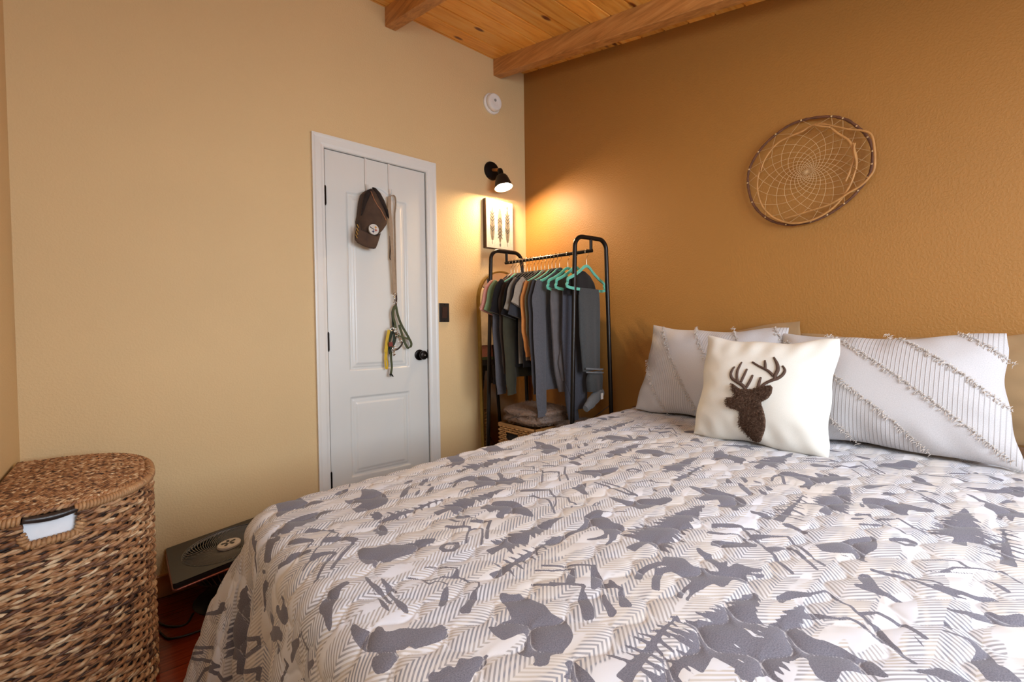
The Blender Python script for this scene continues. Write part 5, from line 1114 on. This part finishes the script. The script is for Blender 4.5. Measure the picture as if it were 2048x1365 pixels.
strap(t, M_OLV, [(262, 900), (262, 980), (270, 1080), (262, 1150), (255, 1185)], 0.012, -0.036)
strap(t, M_DKW, [(405, 770), (390, 810), (350, 855), (310, 872)], 0.009, -0.046, side=(0.3, 0, 1))
o = strap(t, M_YEL, [(238, 625), (205, 720), (195, 850), (188, 980), (192, 1070), (210, 1105), (218, 1040), (205, 960), (212, 850), (222, 740), (240, 640)], 0.0085, -0.026, -0.034, 'yellow_loop', (0.7, -0.5, 0)); o['label'] = 'bright yellow strap loop'
MB().ribbon(smooth_path([C3(232, 620, -0.038), C3(205, 760, -0.038), C3(190, 900, -0.036)], 4), 0.013, 0.0016, (1, 0, 0.1)).obj('yellow_loop', M_YEL, t)['label'] = 'bright yellow strap loop'
fr_ = MB(); q0 = C3(255, 1180, -0.038)
rq = random.Random(2)
for i in range(14): fr_.tube([q0+np.array([rq.uniform(-.006, .006), 0, 0.006]), q0+np.array([rq.uniform(-.004, .016), rq.uniform(-.006, .002), rq.uniform(-.012, -.002)])], 0.0018, 5)
fr_.obj('frayed_end', plain('frayed_black_nylon', (22, 26, 20), 0.9), t, fixn=False)
hw_ = MB(); ringp(hw_, C3(268, 610, -0.044), 0.010, 0.0022); ringp(hw_, C3(318, 640, -0.048), 0.010, 0.0020, 0.2); ringp(hw_, C3(352, 690, -0.048), 0.011, 0.0022, 0.3); ringp(hw_, C3(375, 760, -0.048), 0.009, 0.002)
hw_.tube([C3(316, 660, -0.048), C3(318, 730, -0.049)], 0.0022, 6); ringp(hw_, C3(300, 850, -0.050), 0.011, 0.0032); ringp(hw_, C3(298, 915, -0.048), 0.008, 0.0026); hw_.tube([C3(300, 880, -0.050), C3(296, 945, -0.049)], 0.0035, 6)
hw_.obj('buckles', M_CHR, t, smooth=True, fixn=False)
MB().box(tuple(C3(255, 800, -0.052)-np.array([0.008, 0.0, 0.012])), tuple(C3(255, 800, -0.046)+np.array([0.010, 0.002, 0.012]))).obj('red_tag', plain('dark_red_patch', (120, 46, 34), 0.7), t)
settle(t)

# ------------------------------------------------------------------ dreamcatcher on the brown wall
t = thing('dreamcatcher', 'round woven twig dreamcatcher hanging on the brown wall above the bed', 'dreamcatcher', (-0.03, -1.73, 1.52))
M_TWG = plain('brown_twig', (98, 60, 38), 0.8, var=0.3, nscale=60, bump=0.5, bscale=220)
M_VINE = plain('pale_vine', (178, 128, 72), 0.6, var=0.15, nscale=40)
M_STR = plain('ivory_thread', (200, 166, 120), 0.7, var=0.05)
def K(x, y, X=-0.02): return on_x(1470+x/5.252, 210+y/5.252, X)
RIM = [(1015,122),(1100,135),(1190,165),(1290,235),(1370,310),(1425,400),(1445,500),(1440,600),(1425,690),(1380,790),(1310,880),(1230,970),(1120,1060),(1000,1140),(880,1200),(740,1240),(560,1260),(400,1225),(280,1150),(190,1040),(145,900),(135,780),(150,680),(205,560),(300,430),(430,310),(600,200),(800,140)]
rimp = smooth_path([K(x, y, -0.022) for x, y in RIM], 8, closed=True)
rr_ = random.Random(4); MB().tube(rimp, [0.0052*rr_.uniform(0.85, 1.15) for _ in rimp], 8, closed=True).obj('twig_hoop', M_TWG, t, smooth=True, fixn=False)
VN = [[(280,620),(255,700),(235,820),(245,950),(290,1070),(370,1160),(470,1215),(600,1245),(760,1225),(900,1170),(1030,1080),(1130,970),(1210,840),(1260,700),(1280,600),(1265,500),(1235,400)],
      [(270,700),(300,600),(360,500),(450,400),(560,340),(700,280),(780,230),(850,205),(960,210),(1080,300),(1190,370),(1230,450),(1250,560),(1220,660),(1190,740),(1160,805)],
      [(860,205),(950,208),(1050,225),(1180,255),(1320,268),(1400,290),(1440,330),(1460,420),(1470,560),(1460,680),(1410,760),(1320,850),(1200,920),(1080,1000),(960,1060),(800,1110),(640,1160),(520,1195)],
      [(1260,400),(1250,470),(1275,600),(1270,680)],[(830,210),(900,225),(1000,235)]]
for i, p in enumerate(VN):
    q = smooth_path([K(x, y, -0.036-0.004*i) for x, y in p], 8)
    MB().tube(q, [0.0034*(0.9+0.35*math.sin(3*j/len(q))) for j in range(len(q))], 8).obj('vine', M_VINE, t, smooth=True, fixn=False)
NK = 19; rim_a = [np.array(rimp[int(i*len(rimp)/NK) % len(rimp)]) for i in range(NK)]
cen = K(745, 705, -0.024); web = MB(); ring_ = rim_a; 
for p in rim_a: MB().lathe([(0, -0.0062), (0.0035, -0.0055), (0.0038, 0.0055), (0, 0.0062)], p, (1, 0, 0), 10).obj('thread_knot', M_STR, t, smooth=True)
lev = 0
while lev < 15:
    nxt = []
    for i in range(NK):
        a, c_ = ring_[i], ring_[(i+1) % NK]; m_ = (a+c_)/2
        f_ = 0.145 if lev < 1 else 0.135
        p = m_+(cen-m_)*f_; web.tube([a, p], 0.00078, 4, cap=False); web.tube([c_, p], 0.00078, 4, cap=False); nxt.append(p)
    ring_ = nxt; lev += 1
for p in ring_: web.tube([p, cen], 0.0008, 4, cap=False)
web.obj('web', M_STR, t, smooth=True, fixn=False)
settle(t)
# ------------------------------------------------------------------ clothes rack
M_RK = plain('black_powder_coat', (30, 24, 20), 0.33, 0.5, var=0.15)
t = thing('clothes_rack', 'black metal clothes rack full of clothes in the corner by the brown wall', 'clothes rack', (-0.30, -0.50, 0))
def rack_frame(Y, xc, skew):
    H_ = 1.580; w1, w0, r = 0.115, 0.165, 0.055
    def X(z): return w0+(w1-w0)*z/H_
    L_ = [(xc-X(0), Y-skew*-1*0, 0.012), (xc-X(1.0), Y, 1.0), (xc-w1, Y, H_-r)]
    arc1 = [(xc-w1+r-r*math.cos(a), Y, H_-r+r*math.sin(a)) for a in np.linspace(0, PI/2, 9)[1:]]
    arc2 = [(xc+w1-r+r*math.sin(a), Y, H_-r+r*math.cos(a)) for a in np.linspace(0, PI/2, 9)]
    pts = [(xc-X(0), Y, 0.012), (xc-X(0.5), Y, 0.5), (xc-X(1.0), Y, 1.0), (xc-w1, Y, H_-r)]+arc1+arc2+[(xc+X(1.0), Y, 1.0), (xc+X(0.5), Y, 0.5), (xc+X(0), Y, 0.012)]
    pts = [np.array([p[0], p[1]-skew*(p[0]-xc), p[2]]) for p in pts]
    MB().tube(pts, 0.0118, 12).obj('end_frame', M_RK, t, smooth=True, fixn=False)
    for sx in (-1, 1):
        p = np.array([xc+sx*X(0), Y-skew*sx*X(0), 0.0]); MB().lathe([(0, 0), (0.014, 0), (0.014, 0.02), (0, 0.02)], p, (0, 0, 1), 16).obj('foot_cap', M_RK, t)
YF, YN, XF, XN = -0.205, -0.800, -0.350, -0.258
rack_frame(YF, XF, 0.10); rack_frame(YN, XN, 0.10)
ZR = 1.512
RA, RB = np.array([XF, YF, ZR]), np.array([XN, YN, ZR])
MB().tube([RA-(RB-RA)*0.015, RB+(RB-RA)*0.015], 0.0095, 12).tube([RA, RA+(0, 0, 0.062)], 0.0085, 10).tube([RB, RB+(0, 0, 0.062)], 0.0085, 10).obj('hanging_rail', M_RK, t, smooth=False, fixn=False)
for z in (0.26,):
    sh_ = MB()
    for sx in (-1, 1): sh_.tube([(XF+sx*0.155, YF, z), (XN+sx*0.155, YN, z)], 0.008, 10)
    for q in np.linspace(0.02, 0.98, 12):
        c_ = np.array([XF, YF, z])*(1-q)+np.array([XN, YN, z])*q; sh_.tube([c_+(-0.155, 0, 0), c_+(0.155, 0, 0)], 0.0035, 6)
    sh_.obj('bottom_shelf', M_RK, t, smooth=True, fixn=False)
br_ = MB(); br_.tube([(XF+0.160, YF-0.016, 0.22), (XN+0.142, YN-0.014, 0.67)], 0.0022, 6); br_.obj('cross_brace', M_RK, t, smooth=True, fixn=False)
settle(t)
def rail(q): return RA*(1-q)+RB*q
M_TEAL = plain('teal_velvet_hanger', (104, 186, 162), 0.75, var=0.06)
M_BLKH = plain('black_velvet_hanger', (24, 20, 20), 0.8, var=0.1)
M_HOOK = plain('chrome_hook', (214, 200, 178), 0.2, 1.0, var=0.05)
def hanger_mesh(open_bar):
    """returns (frame MB, hook MB) in local coords: rail centre at the origin, shoulders along x"""
    f = MB(); w = 0.185; zs = -0.085; zb = -0.205
    sh_ = [(-w, zb+0.028), (-w+0.004, zb+0.045), (-w*0.72, -0.142), (-w*0.38, -0.112), (-0.03, zs-0.002), (0, zs+0.006), (0.03, zs-0.002), (w*0.38, -0.112), (w*0.72, -0.142), (w-0.004, zb+0.045), (w, zb+0.028), (w-0.018, zb), (-w+0.018, zb)]
    P3 = smooth_path([(x, 0, z) for x, z in sh_], 4, closed=True)
    f.ribbon(P3+[P3[0]], 0.0055, 0.0150, (0, 1, 0))
    h = MB(); h.tube(smooth_path([(0, 0, zs+0.004), (0, 0, -0.035), (0.016, 0, -0.018), (0.0165, 0, -0.002), (0.008, 0, 0.0125), (-0.006, 0, 0.0125), (-0.0150, 0, 0.001), (-0.016, 0, -0.008)], 5), 0.0016, 6)
    return f, h
HF, HH = hanger_mesh(True)
_proto = {}
def hanger(q, rz, teal, label):
    key = 'teal' if teal else 'black'; loc = rail(q)
    if key not in _proto:
        r = thing('clothes_hanger', label, 'hanger', (0, 0, 0)); HF.obj('hanger_frame', M_TEAL if teal else M_BLKH, r, smooth=False, fixn=True); HH.obj('hanger_hook', M_HOOK, r, smooth=True, fixn=False); del r['_base']
        _proto[key] = r
    else:
        src = _proto[key]; r = src.copy(); COL.objects.link(r)
        for ch in src.children:
            c_ = ch.copy(); COL.objects.link(c_); c_.parent = r
    r['label'] = label; r['group'] = 'clothes hangers on the rack rail'
    r.location = loc; r.rotation_euler = (0, 0, rz)
    return r
def cloth_mat(name, c, heather=0.0, rough=0.92, denim=False):
    k = NM(name, rough, 0, 0.1); v = k.coord(); l = L(c)
    if denim: f = k.noise(k.coord((900, 900, 120)), 1.0, 2, 0.6)
    else: f = k.noise(v, 380 if heather else 30, 3)
    a = 0.30 if (heather or denim) else 0.10
    k.col(k.ramp(f, [(0.32, tuple(x*(1-a) for x in l)), (0.68, tuple(min(1, x*(1+a)) for x in l))]))
    k.bump(k.noise(v, 700, 2), 0.25, 0.0006); k.b.inputs['Sheen Weight'].default_value = 0.2; return k.m
def sheet(bld, prof, rng, thick, y0=0.0, waves=5, amp=0.006, n=40, m_=36, top_round=0.0):
    """a hanging cloth: prof = [(z, xl, xr)] from top to bottom; closed loop cross-sections"""
    zs = np.array([p[0] for p in prof]); xl_ = np.array([p[1] for p in prof]); xr_ = np.array([p[2] for p in prof])
    Z = np.linspace(zs[0], zs[-1], n); A = np.interp(-Z, -zs, xl_); B_ = np.interp(-Z, -zs, xr_)
    ph = [rng.uniform(0, 6.28) for _ in range(4)]; rows = []
    for i, z in enumerate(Z):
        g = i/(n-1); th_ = thick*(0.45+0.55*min(1, g*4)); row = []
        for j in range(m_):
            a = 2*PI*j/m_; cx = math.cos(a); cy = math.sin(a)
            s_ = math.copysign(abs(cx)**0.75, cx); x = (A[i]+B_[i])/2+(B_[i]-A[i])/2*s_
            am = amp*min(1, g*2.5)
            y = y0+th_/2*math.copysign(abs(cy)**0.6, cy)+am*math.sin(x*27+0.6+2.6*z)+am*0.5*math.sin(x*61+2.0)
            row.append((x, y, z))
        rows.append(row)
    v = [p for r in rows for p in r]
    bld.add(v, grid_faces(n, m_, 0, True)+[tuple(range(m_-1, -1, -1)), tuple((n-1)*m_+j for j in range(m_))])
def limb(bld, pts, w, th_, rng, m_=18):
    """sleeve: oval tube along pts"""
    P3 = smooth_path(pts, 6); k_ = len(P3); v = []
    ws = np.interp(np.linspace(0, 1, k_), np.linspace(0, 1, len(w)), w); ts = np.interp(np.linspace(0, 1, k_), np.linspace(0, 1, len(th_)), th_)
    for i in range(k_):
        T = P3[min(i+1, k_-1)]-P3[max(i-1, 0)]; T /= np.linalg.norm(T); S_ = np.cross(T, [0, 1, 0]); S_ /= np.linalg.norm(S_)
        wob = 1+0.06*math.sin(i*1.1+rng.uniform(-.2, .2))
        for j in range(m_):
            a = 2*PI*j/m_; v.append(P3[i]+S_*ws[i]/2*wob*math.cos(a)+np.array([0, 1, 0])*ts[i]/2*math.sin(a))
    bld.add(v, grid_faces(k_, m_, 0, True)+[tuple(range(m_-1, -1, -1)), tuple((k_-1)*m_+j for j in range(m_))])
def top_garment(kind, label, q, rz, mat, length, sleeve, seed, w=0.19, cat='shirt', teal=False, hl=None, buttons=False, hemw=None, cuff=None, group=None):
    rng = random.Random(seed); hanger(q, rz, teal, hl)
    r = thing(kind, label, cat, (0, 0, 0)); del r['_base']
    if group: r['group'] = group
    zt = -0.088; b = MB(); hw_ = hemw or w*0.98
    sheet(b, [(zt, -0.035, 0.035), (zt-0.022, -0.075, 0.075), (zt-0.055, -w*0.82, w*0.82), (zt-0.085, -w, w), (zt-0.13, -w*1.0, w*1.0), (zt-0.25, -w*0.95, w*0.95), (zt-length*0.7, -hw_, hw_), (zt-length, -hw_*1.0, hw_*1.0)], rng, 0.015, amp=0.007)
    b.obj('garment_body', mat, r, smooth=True, auto=True)
    for sx in (-1, 1):
        s_ = MB(); x0 = sx*(w-0.012); L_ = sleeve
        if L_ < 0.3: pts = [(x0, 0, zt-0.070), (x0+sx*0.034, -0.002, zt-0.105), (x0+sx*0.072, -0.003, zt-0.075-L_*0.92)]; ww = [0.080, 0.112, 0.128]; tt = [0.012, 0.016, 0.019]
        else: pts = [(x0, 0, zt-0.075), (x0+sx*0.026, -0.002, zt-0.16), (x0+sx*0.030, -0.003, zt-0.32), (x0+sx*0.022, -0.003, zt-0.075-L_*0.85), (x0+sx*0.016, -0.003, zt-0.075-L_)]; ww = [0.085, 0.125, 0.110, 0.085, 0.070]; tt = [0.013, 0.018, 0.020, 0.020, 0.018]
        limb(s_, pts, ww, tt, rng); s_.obj('sleeve', mat, r, smooth=True, auto=True)
        if cuff:
            e_ = np.array(pts[-1]); c_ = MB(); cl_ = 0.06; wq = ww[-1]+0.003
            limb(c_, [e_+(0, 0, cl_), e_+(0, 0, cl_/2), e_+(0, 0, -0.003)], [wq, wq, wq], [tt[-1]+0.004]*3, rng); co_ = c_.obj('cuff', cuff, r, smooth=True, auto=True)
    cb = MB(); cb.tube([(0.040*math.cos(a), 0.008*math.sin(a), zt+0.004-0.010*math.cos(2*a)) for a in np.linspace(0, 2*PI, 25)[:-1]], 0.005, 6, closed=True); cb.obj('collar', mat, r, smooth=True, fixn=False)
    if buttons:
        bb = MB()
        for i in range(6): bb.lathe([(0, 0), (0.0055, 0), (0.005, 0.003), (0, 0.0035)], (-w*0.98, -0.006, zt-0.17-i*0.085), (-1, -0.2, 0), 10)
        bb.obj('snap_buttons', plain('pearl_snap', (222, 210, 196), 0.25), r)['kind'] = 'stuff'
    r.location = rail(q); r.rotation_euler = (0, 0, rz); return r
A0 = 0.155     # the rail runs slightly off the wall; hangers swing with it
c = cloth_mat
specs = [
 ('knit_top', 'cream knit top at the far end of the clothes rack', c('cream_knit', (226, 208, 184)), .42, .16, .165, dict(teal=False)),
 ('t_shirt', 'pink short-sleeved t-shirt near the far end of the clothes rack', c('pink_jersey', (196, 132, 118), 1), .50, .17, .185, dict()),
 ('t_shirt', 'sage green t-shirt beside the pink one on the clothes rack', c('sage_jersey', (118, 134, 96), 1), .52, .17, .180, dict(teal=True)),
 ('sweater', 'slate grey long-sleeved sweater hanging by the far rack frame', c('slate_heather_knit', (80, 77, 80), 1), .56, .62, .185, dict(cuff=c('slate_rib', (76, 73, 76), 1))),
 ('t_shirt', 'black t-shirt hanging right after the slate grey sweater', c('black_jersey', (30, 27, 28)), .52, .18, .185, dict()),
 ('snap_shirt', 'dark brown-black shirt with pearl snap buttons on the clothes rack', c('dark_brown_twill', (56, 44, 36)), .56, .50, .185, dict(buttons=True)),
 ('jacket', 'dark olive long-sleeved jacket on the clothes rack', c('dark_olive_cloth', (60, 56, 42)), .60, .62, .185, dict()),
 ('t_shirt', 'plain black t-shirt hanging behind the heather grey one', c('black_cotton', (26, 24, 26)), .54, .20, .180, dict()),
 ('t_shirt', 'heather taupe t-shirt with a short sleeve on the clothes rack', c('taupe_heather', (128, 118, 104), 1), .52, .17, .185, dict(teal=False)),
 ('t_shirt', 'charcoal t-shirt with a pale sleeve edge on the clothes rack', c('charcoal_jersey', (50, 50, 54), 1), .54, .20, .180, dict()),
 ('t_shirt', 'light taupe t-shirt hanging on a teal hanger mid-rack', c('light_taupe_jersey', (150, 136, 120), 1), .50, .14, .185, dict(teal=True)),
 ('work_shirt', 'burnt orange long-sleeved shirt hanging mid-rack', c('burnt_orange_cotton', (186, 118, 62)), .50, .40, .180, dict()),
 ('t_shirt', 'olive brown t-shirt right behind the burnt orange shirt', c('olive_brown_jersey', (96, 84, 62), 1), .52, .38, .175, dict(teal=True)),
 ('dress_shirt', 'dark slate dress shirt hanging beside the burnt orange shirt', c('dark_slate_cotton', (60, 57, 60)), .60, .60, .180, dict()),
 ('chambray_shirt', 'blue-grey chambray shirt with long hanging sleeves', c('chambray', (84, 82, 86), 1, denim=True), .66, .72, .178, dict(teal=True, cuff=c('chambray_cuff', (86, 84, 88), 1, denim=True))),
]
nS = len(specs)
for i, (kind, label, mat, ln_, sl_, w_, kw) in enumerate(specs):
    q = 0.060+0.600*i/(nS-1)
    rz = A0
    cat = {'knit_top': 'top', 't_shirt': 't-shirt', 'sweater': 'sweater', 'jacket': 'jacket'}.get(kind, 'shirt')
    hl = ('teal' if kw.get('teal') else 'black')+' velvet hanger carrying the '+label.split(' hanging')[0].split(' on the')[0].split(' at the')[0].split(' near')[0].split(' beside')[0].split(' right')[0]
    kw = dict(kw); teal = kw.pop('teal', False)
    top_garment(kind, label, q, rz, mat, ln_, sl_, 20+i, w_, cat, teal, hl, **kw)
# folded trousers over the hanger bars at the near end
def trousers(kind, label, q, rz, mat, prof, seed, hl, teal=True, th_=0.026, y0=0.0, extra=None, amp=0.007):
    hanger(q, rz, teal, hl); rng = random.Random(seed)
    r = thing(kind, label, 'trousers', (0, 0, 0)); del r['_base']
    b = MB(); sheet(b, prof, rng, th_, y0, waves=4, amp=amp, n=60, m_=44); b.obj('folded_legs', mat, r, smooth=True, auto=True)
    if extra: extra(r, rng)
    r.location = rail(q); r.rotation_euler = (0, 0, rz); return r
M_GRY = c('grey_ripstop', (94, 88, 88)); M_JN = c('washed_denim', (68, 69, 69), 1, denim=True); M_JNW = c('faded_denim', (112, 113, 114), 1, denim=True); M_CHB = c('blue_denim', (70, 70, 78), 1, denim=True)
zb = -0.205
def ex_gray(r, rng):
    b = MB(); sheet(b, [(-0.50, -0.10, 0.0), (-0.60, -0.12, 0.0), (-0.70, -0.09, 0.0)], rng, 0.020, -0.018, 3, 0.004, 16, 24); b.obj('pocket', M_GRY, r, smooth=True, auto=True)
trousers('cargo_trousers', 'grey cargo trousers folded over a teal hanger near the front of the rack', 0.755, A0, M_GRY, [(zb+0.006, -0.165, 0.06), (zb-0.06, -0.170, 0.085), (-0.45, -0.150, 0.10), (-0.62, -0.13, 0.10), (-0.76, -0.09, 0.09)], 61, 'teal velvet hanger carrying the grey cargo trousers', th_=0.030, extra=ex_gray)
def ex_blue(r, rng):
    b = MB(); sheet(b, [(-0.70, -0.10, -0.02), (-0.80, -0.09, 0.0), (-0.93, -0.06, 0.03)], rng, 0.022, 0.012, 2, 0.003, 16, 24); b.obj('trouser_leg', M_CHB, r, smooth=True, auto=True)
trousers('blue_trousers', 'blue denim trousers hanging low behind the grey cargo trousers', 0.84, A0, M_CHB, [(zb+0.004, -0.13, 0.12), (-0.45, -0.13, 0.12), (-0.70, -0.10, 0.12), (-0.86, -0.04, 0.11)], 62, 'teal velvet hanger carrying the blue denim trousers', th_=0.022, extra=ex_blue)
def ex_jeans(r, rng):
    b = MB()
    sheet(b, [(-0.655, 0.005, 0.135), (-0.70, -0.01, 0.14), (-0.76, 0.0, 0.135)], rng, 0.050, -0.004, 4, 0.006, 20, 36); b.obj('bunched_leg', M_JN, r, smooth=True, auto=True)
    w_ = MB(); limb(w_, [(-0.045, -0.012, -0.845), (0.0, -0.014, -0.822), (0.05, -0.012, -0.800), (0.10, -0.010, -0.785), (0.142, -0.006, -0.778)], [0.040, 0.062, 0.066, 0.060, 0.046], [0.030, 0.044, 0.046, 0.042, 0.030], rng); w_.obj('waistband', M_JNW, r, smooth=True, auto=True)
    hm = MB(); P3 = smooth_path([(-0.06, -0.026, -0.628), (0.0, -0.030, -0.634), (0.06, -0.030, -0.640), (0.128, -0.022, -0.645)], 6); hm.ribbon(P3, 0.009, 0.004, (0, 0, 1)); hm.ribbon([p+np.array([0.01, 0.004, -0.020]) for p in P3], 0.008, 0.004, (0, 0, 1)); hm.obj('hem', M_JNW, r, smooth=False)['kind'] = 'stuff'
    tg_ = MB(); tg_.box((0.068, -0.042, -0.806), (0.092, -0.040, -0.772)); tg_.obj('care_label', plain('white_label', (236, 230, 222), 0.7), r)
trousers('jeans', 'washed grey-blue jeans on the nearest teal hanger of the rack', 0.955, A0, M_JN, [(zb+0.006, -0.075, 0.125), (zb-0.05, -0.085, 0.130), (-0.45, -0.080, 0.130), (-0.645, -0.055, 0.130)], 63, 'nearest teal velvet hanger, holding the washed jeans', extra=ex_jeans, amp=0.005)
# black cloth folded inside the nearest hanger
r = thing('black_garment', 'black garment draped through the nearest teal hanger above the jeans', 'garment', (0, 0, 0)); del r['_base']
rng = random.Random(9); b = MB(); sheet(b, [(-0.102, -0.03, 0.03), (-0.125, -0.09, 0.09), (-0.160, -0.135, 0.125), (zb+0.008, -0.150, 0.140), (zb-0.03, -0.145, 0.14)], rng, 0.022, 0.014, 3, 0.003, 20, 36); b.obj('folded_cloth', c('black_wool', (28, 25, 26)), r, smooth=True, auto=True)
r.location = rail(0.925); r.rotation_euler = (0, 0, A0)

# ------------------------------------------------------------------ basket and fur throws under the clothes
M_BSK = strand_mat('rattan_basket', [(0.3, L((120, 80, 42))), (0.5, L((172, 126, 74))), (0.7, L((206, 164, 108)))], 14)
t = thing('storage_basket', 'square woven rattan basket with a hand hold under the hanging clothes', 'basket', (-0.37, -0.47, 0.27))
b = SMB(); X0, X1, Y0_, Y1_, Z0_, Z1_ = -0.520, -0.225, -0.625, -0.325, 0.27, 0.552
for r_i in range(24):
    z = Z0_+0.006+r_i*0.0115
    loop = [(X0, Y0_), (X1, Y0_), (X1, Y1_), (X0, Y1_), (X0, Y0_)]; pts = []; al = []
    d_ = 0
    for (a, c_) in zip(loop[:-1], loop[1:]):
        a = np.array(a); c2 = np.array(c_); L_ = np.linalg.norm(c2-a); T = (c2-a)/L_; N_ = np.array([T[1], -T[0]])
        for q in np.arange(0, L_, 0.0085):
            p = a+T*q+N_*0.0050*math.cos(PI*(d_+q)/0.019+(r_i % 2)*PI); pts.append((p[0], p[1], z)); al.append(d_+q)
        d_ += L_
    hole = Z1_-0.085 < z < Z1_-0.040
    if hole:
        gone = [i for i, p in enumerate(pts) if abs(p[0]-X0) < 0.01 and -0.49 < p[1] < -0.39]
        j_a = list(range(0, gone[0])); i_a = list(range(gone[-1]+1, len(pts)))
        if len(i_a) > 2: b.strand([pts[i] for i in i_a], 0.0058, 5, r_i, cap=True, along=[al[i] for i in i_a])
        b.strand([pts[i] for i in j_a], 0.0058, 5, r_i, cap=True, along=[al[i] for i in j_a])
    else: b.strand(pts, 0.0058, 5, r_i+rh.random(), cap=True, along=al)
b.done('woven_body', M_BSK, t)
b = SMB()
for z in (Z1_,): b.strand([(X0, Y0_, z), (X1, Y0_, z), (X1, Y1_, z), (X0, Y1_, z), (X0, Y0_, z)], 0.009, 8, 3)
b.strand([(X0-0.004, -0.495, Z1_-0.088), (X0-0.004, -0.385, Z1_-0.088)], 0.006, 6, 5); b.strand([(X0-0.004, -0.495, Z1_-0.036), (X0-0.004, -0.385, Z1_-0.036)], 0.006, 6, 6)
b.done('rim', M_BSK, t)
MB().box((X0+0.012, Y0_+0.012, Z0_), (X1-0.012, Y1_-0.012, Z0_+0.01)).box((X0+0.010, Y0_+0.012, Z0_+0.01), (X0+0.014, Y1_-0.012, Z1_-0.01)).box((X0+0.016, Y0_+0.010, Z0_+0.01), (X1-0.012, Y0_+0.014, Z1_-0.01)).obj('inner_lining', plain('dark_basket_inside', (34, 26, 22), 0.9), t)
settle(t)
def fur_mat(name, c0, c1, c2):
    k = NM(name, 0.95, 0, 0.1); v = k.coord(); k.col(k.ramp(k.noise(v, 70, 5, 0.75, 2.0), [(0.28, L(c0)), (0.5, L(c1)), (0.75, L(c2))])); k.bump(k.noise(v, 190, 5, 0.75, 1.5), 1.0, 0.012); k.b.inputs['Sheen Weight'].default_value = 0.4; return k.m
M_FUR = fur_mat('brown_faux_fur', (84, 54, 34), (156, 112, 76), (208, 166, 122))
M_FUR2 = fur_mat('grey_brown_faux_fur', (86, 64, 50), (146, 118, 98), (196, 170, 146))
def fur(name, label, x0, x1, y0, y1, z0, h, mat, seed, folds=2):
    g = np.random.RandomState(seed); n = 46; m_ = 40; v = []
    L1 = np.linspace(0, 1, n)
    for i, s in enumerate(L1):
        for j in range(m_):
            a = 2*PI*j/m_; cy, sy = math.cos(a), math.sin(a)
            e_ = max(0.0, 1-abs(2*s-1)**3.2)**0.35
            y = (y0+y1)/2+(y1-y0)/2*math.copysign(abs(cy)**0.5, cy)*e_
            z = z0+h/2+h/2*math.copysign(abs(sy)**0.55, sy)*e_*(1+0.10*math.sin(5*s+3*cy+seed))
            x = x0+(x1-x0)*s+(0.020*(0.5+0.5*math.cos(folds*2*PI*(z-z0)/h)))*(1 if s < 0.5 else -1)*(1 if abs(s-0.5) > 0.35 else 0)
            pinch = 1.0
            if abs(cy) > 0.75: z = z; y -= math.copysign(0.022*(0.5+0.5*math.cos(folds*2*PI*(z-z0)/h)), cy)
            q = 0.0035; v.append((x+g.uniform(-q, q), y+g.uniform(-q, q), max(z0, z+g.uniform(-q, q))))
    o = MB().add(v, grid_faces(n, m_, 0, True)+[tuple(range(m_-1, -1, -1)), tuple((n-1)*m_+j for j in range(m_))]).obj(name, mat, None, smooth=True)
    tag(o, label, 'blanket')
    # pile: short tapering tufts over the upper side
    me_ = o.data; rg2 = np.random.RandomState(seed+50); tb = MB(); co = np.array([v_.co[:] for v_ in me_.vertices]); nm = np.array([p.normal[:] for p in me_.polygons]); ct = np.array([p.center[:] for p in me_.polygons])
    pick = rg2.choice(len(ct), 5200)
    for q_ in pick:
        p0 = ct[q_]+rg2.uniform(-.006, .006, 3)*np.array([1, 1, .3]); d0 = nm[q_]*0.6+rg2.uniform(-.8, .8, 3)+np.array([-.2, 0, -.25]); d0 /= np.linalg.norm(d0); L0 = rg2.uniform(.008, .017); s_ = np.cross(d0, [0, 0, 1.0]); s_ /= np.linalg.norm(s_)+1e-9
        if (p0+d0*L0)[2] < z0: continue
        tb.add([p0-s_*.0012, p0+s_*.0012, p0+d0*L0], [(0, 1, 2)])
    po = tb.obj('fur_pile', mat, o, smooth=False, fixn=False); po['kind'] = 'stuff'
    return o
fur('fur_throw', 'folded brown faux fur throw on top of the rattan basket', -0.545, -0.20, -0.645, -0.315, 0.562, 0.098, M_FUR, 3)
t = thing('storage_basket', 'narrow rattan basket on the rack shelf under the grey-brown fur, nearest the bed', 'basket', (-0.29, -0.715, 0.27)); 
b = SMB()
for r_i in range(18):
    z = 0.275+r_i*0.0125; pts = []
    for (a, c_) in zip([(-0.41, -0.775), (-0.17, -0.775), (-0.17, -0.655), (-0.41, -0.655)], [(-0.17, -0.775), (-0.17, -0.655), (-0.41, -0.655), (-0.41, -0.775)]):
        for q in np.linspace(0, 1, 20)[:-1]: pts.append((a[0]+(c_[0]-a[0])*q, a[1]+(c_[1]-a[1])*q, z))
    b.strand(pts+[pts[0]], 0.0065, 5, r_i, along=np.arange(len(pts)+1)*0.02)
b.done('woven_body', M_BSK, t); MB().box((-0.40, -0.765, 0.272), (-0.18, -0.665, 0.485)).obj('inner_lining', bpy.data.materials['dark_basket_inside'], t); settle(t)
fur('fur_throw', 'grey-brown fur throw bunched below the hanging jeans, next to the bed', -0.43, -0.13, -0.785, -0.650, 0.506, 0.085, M_FUR2, 7)
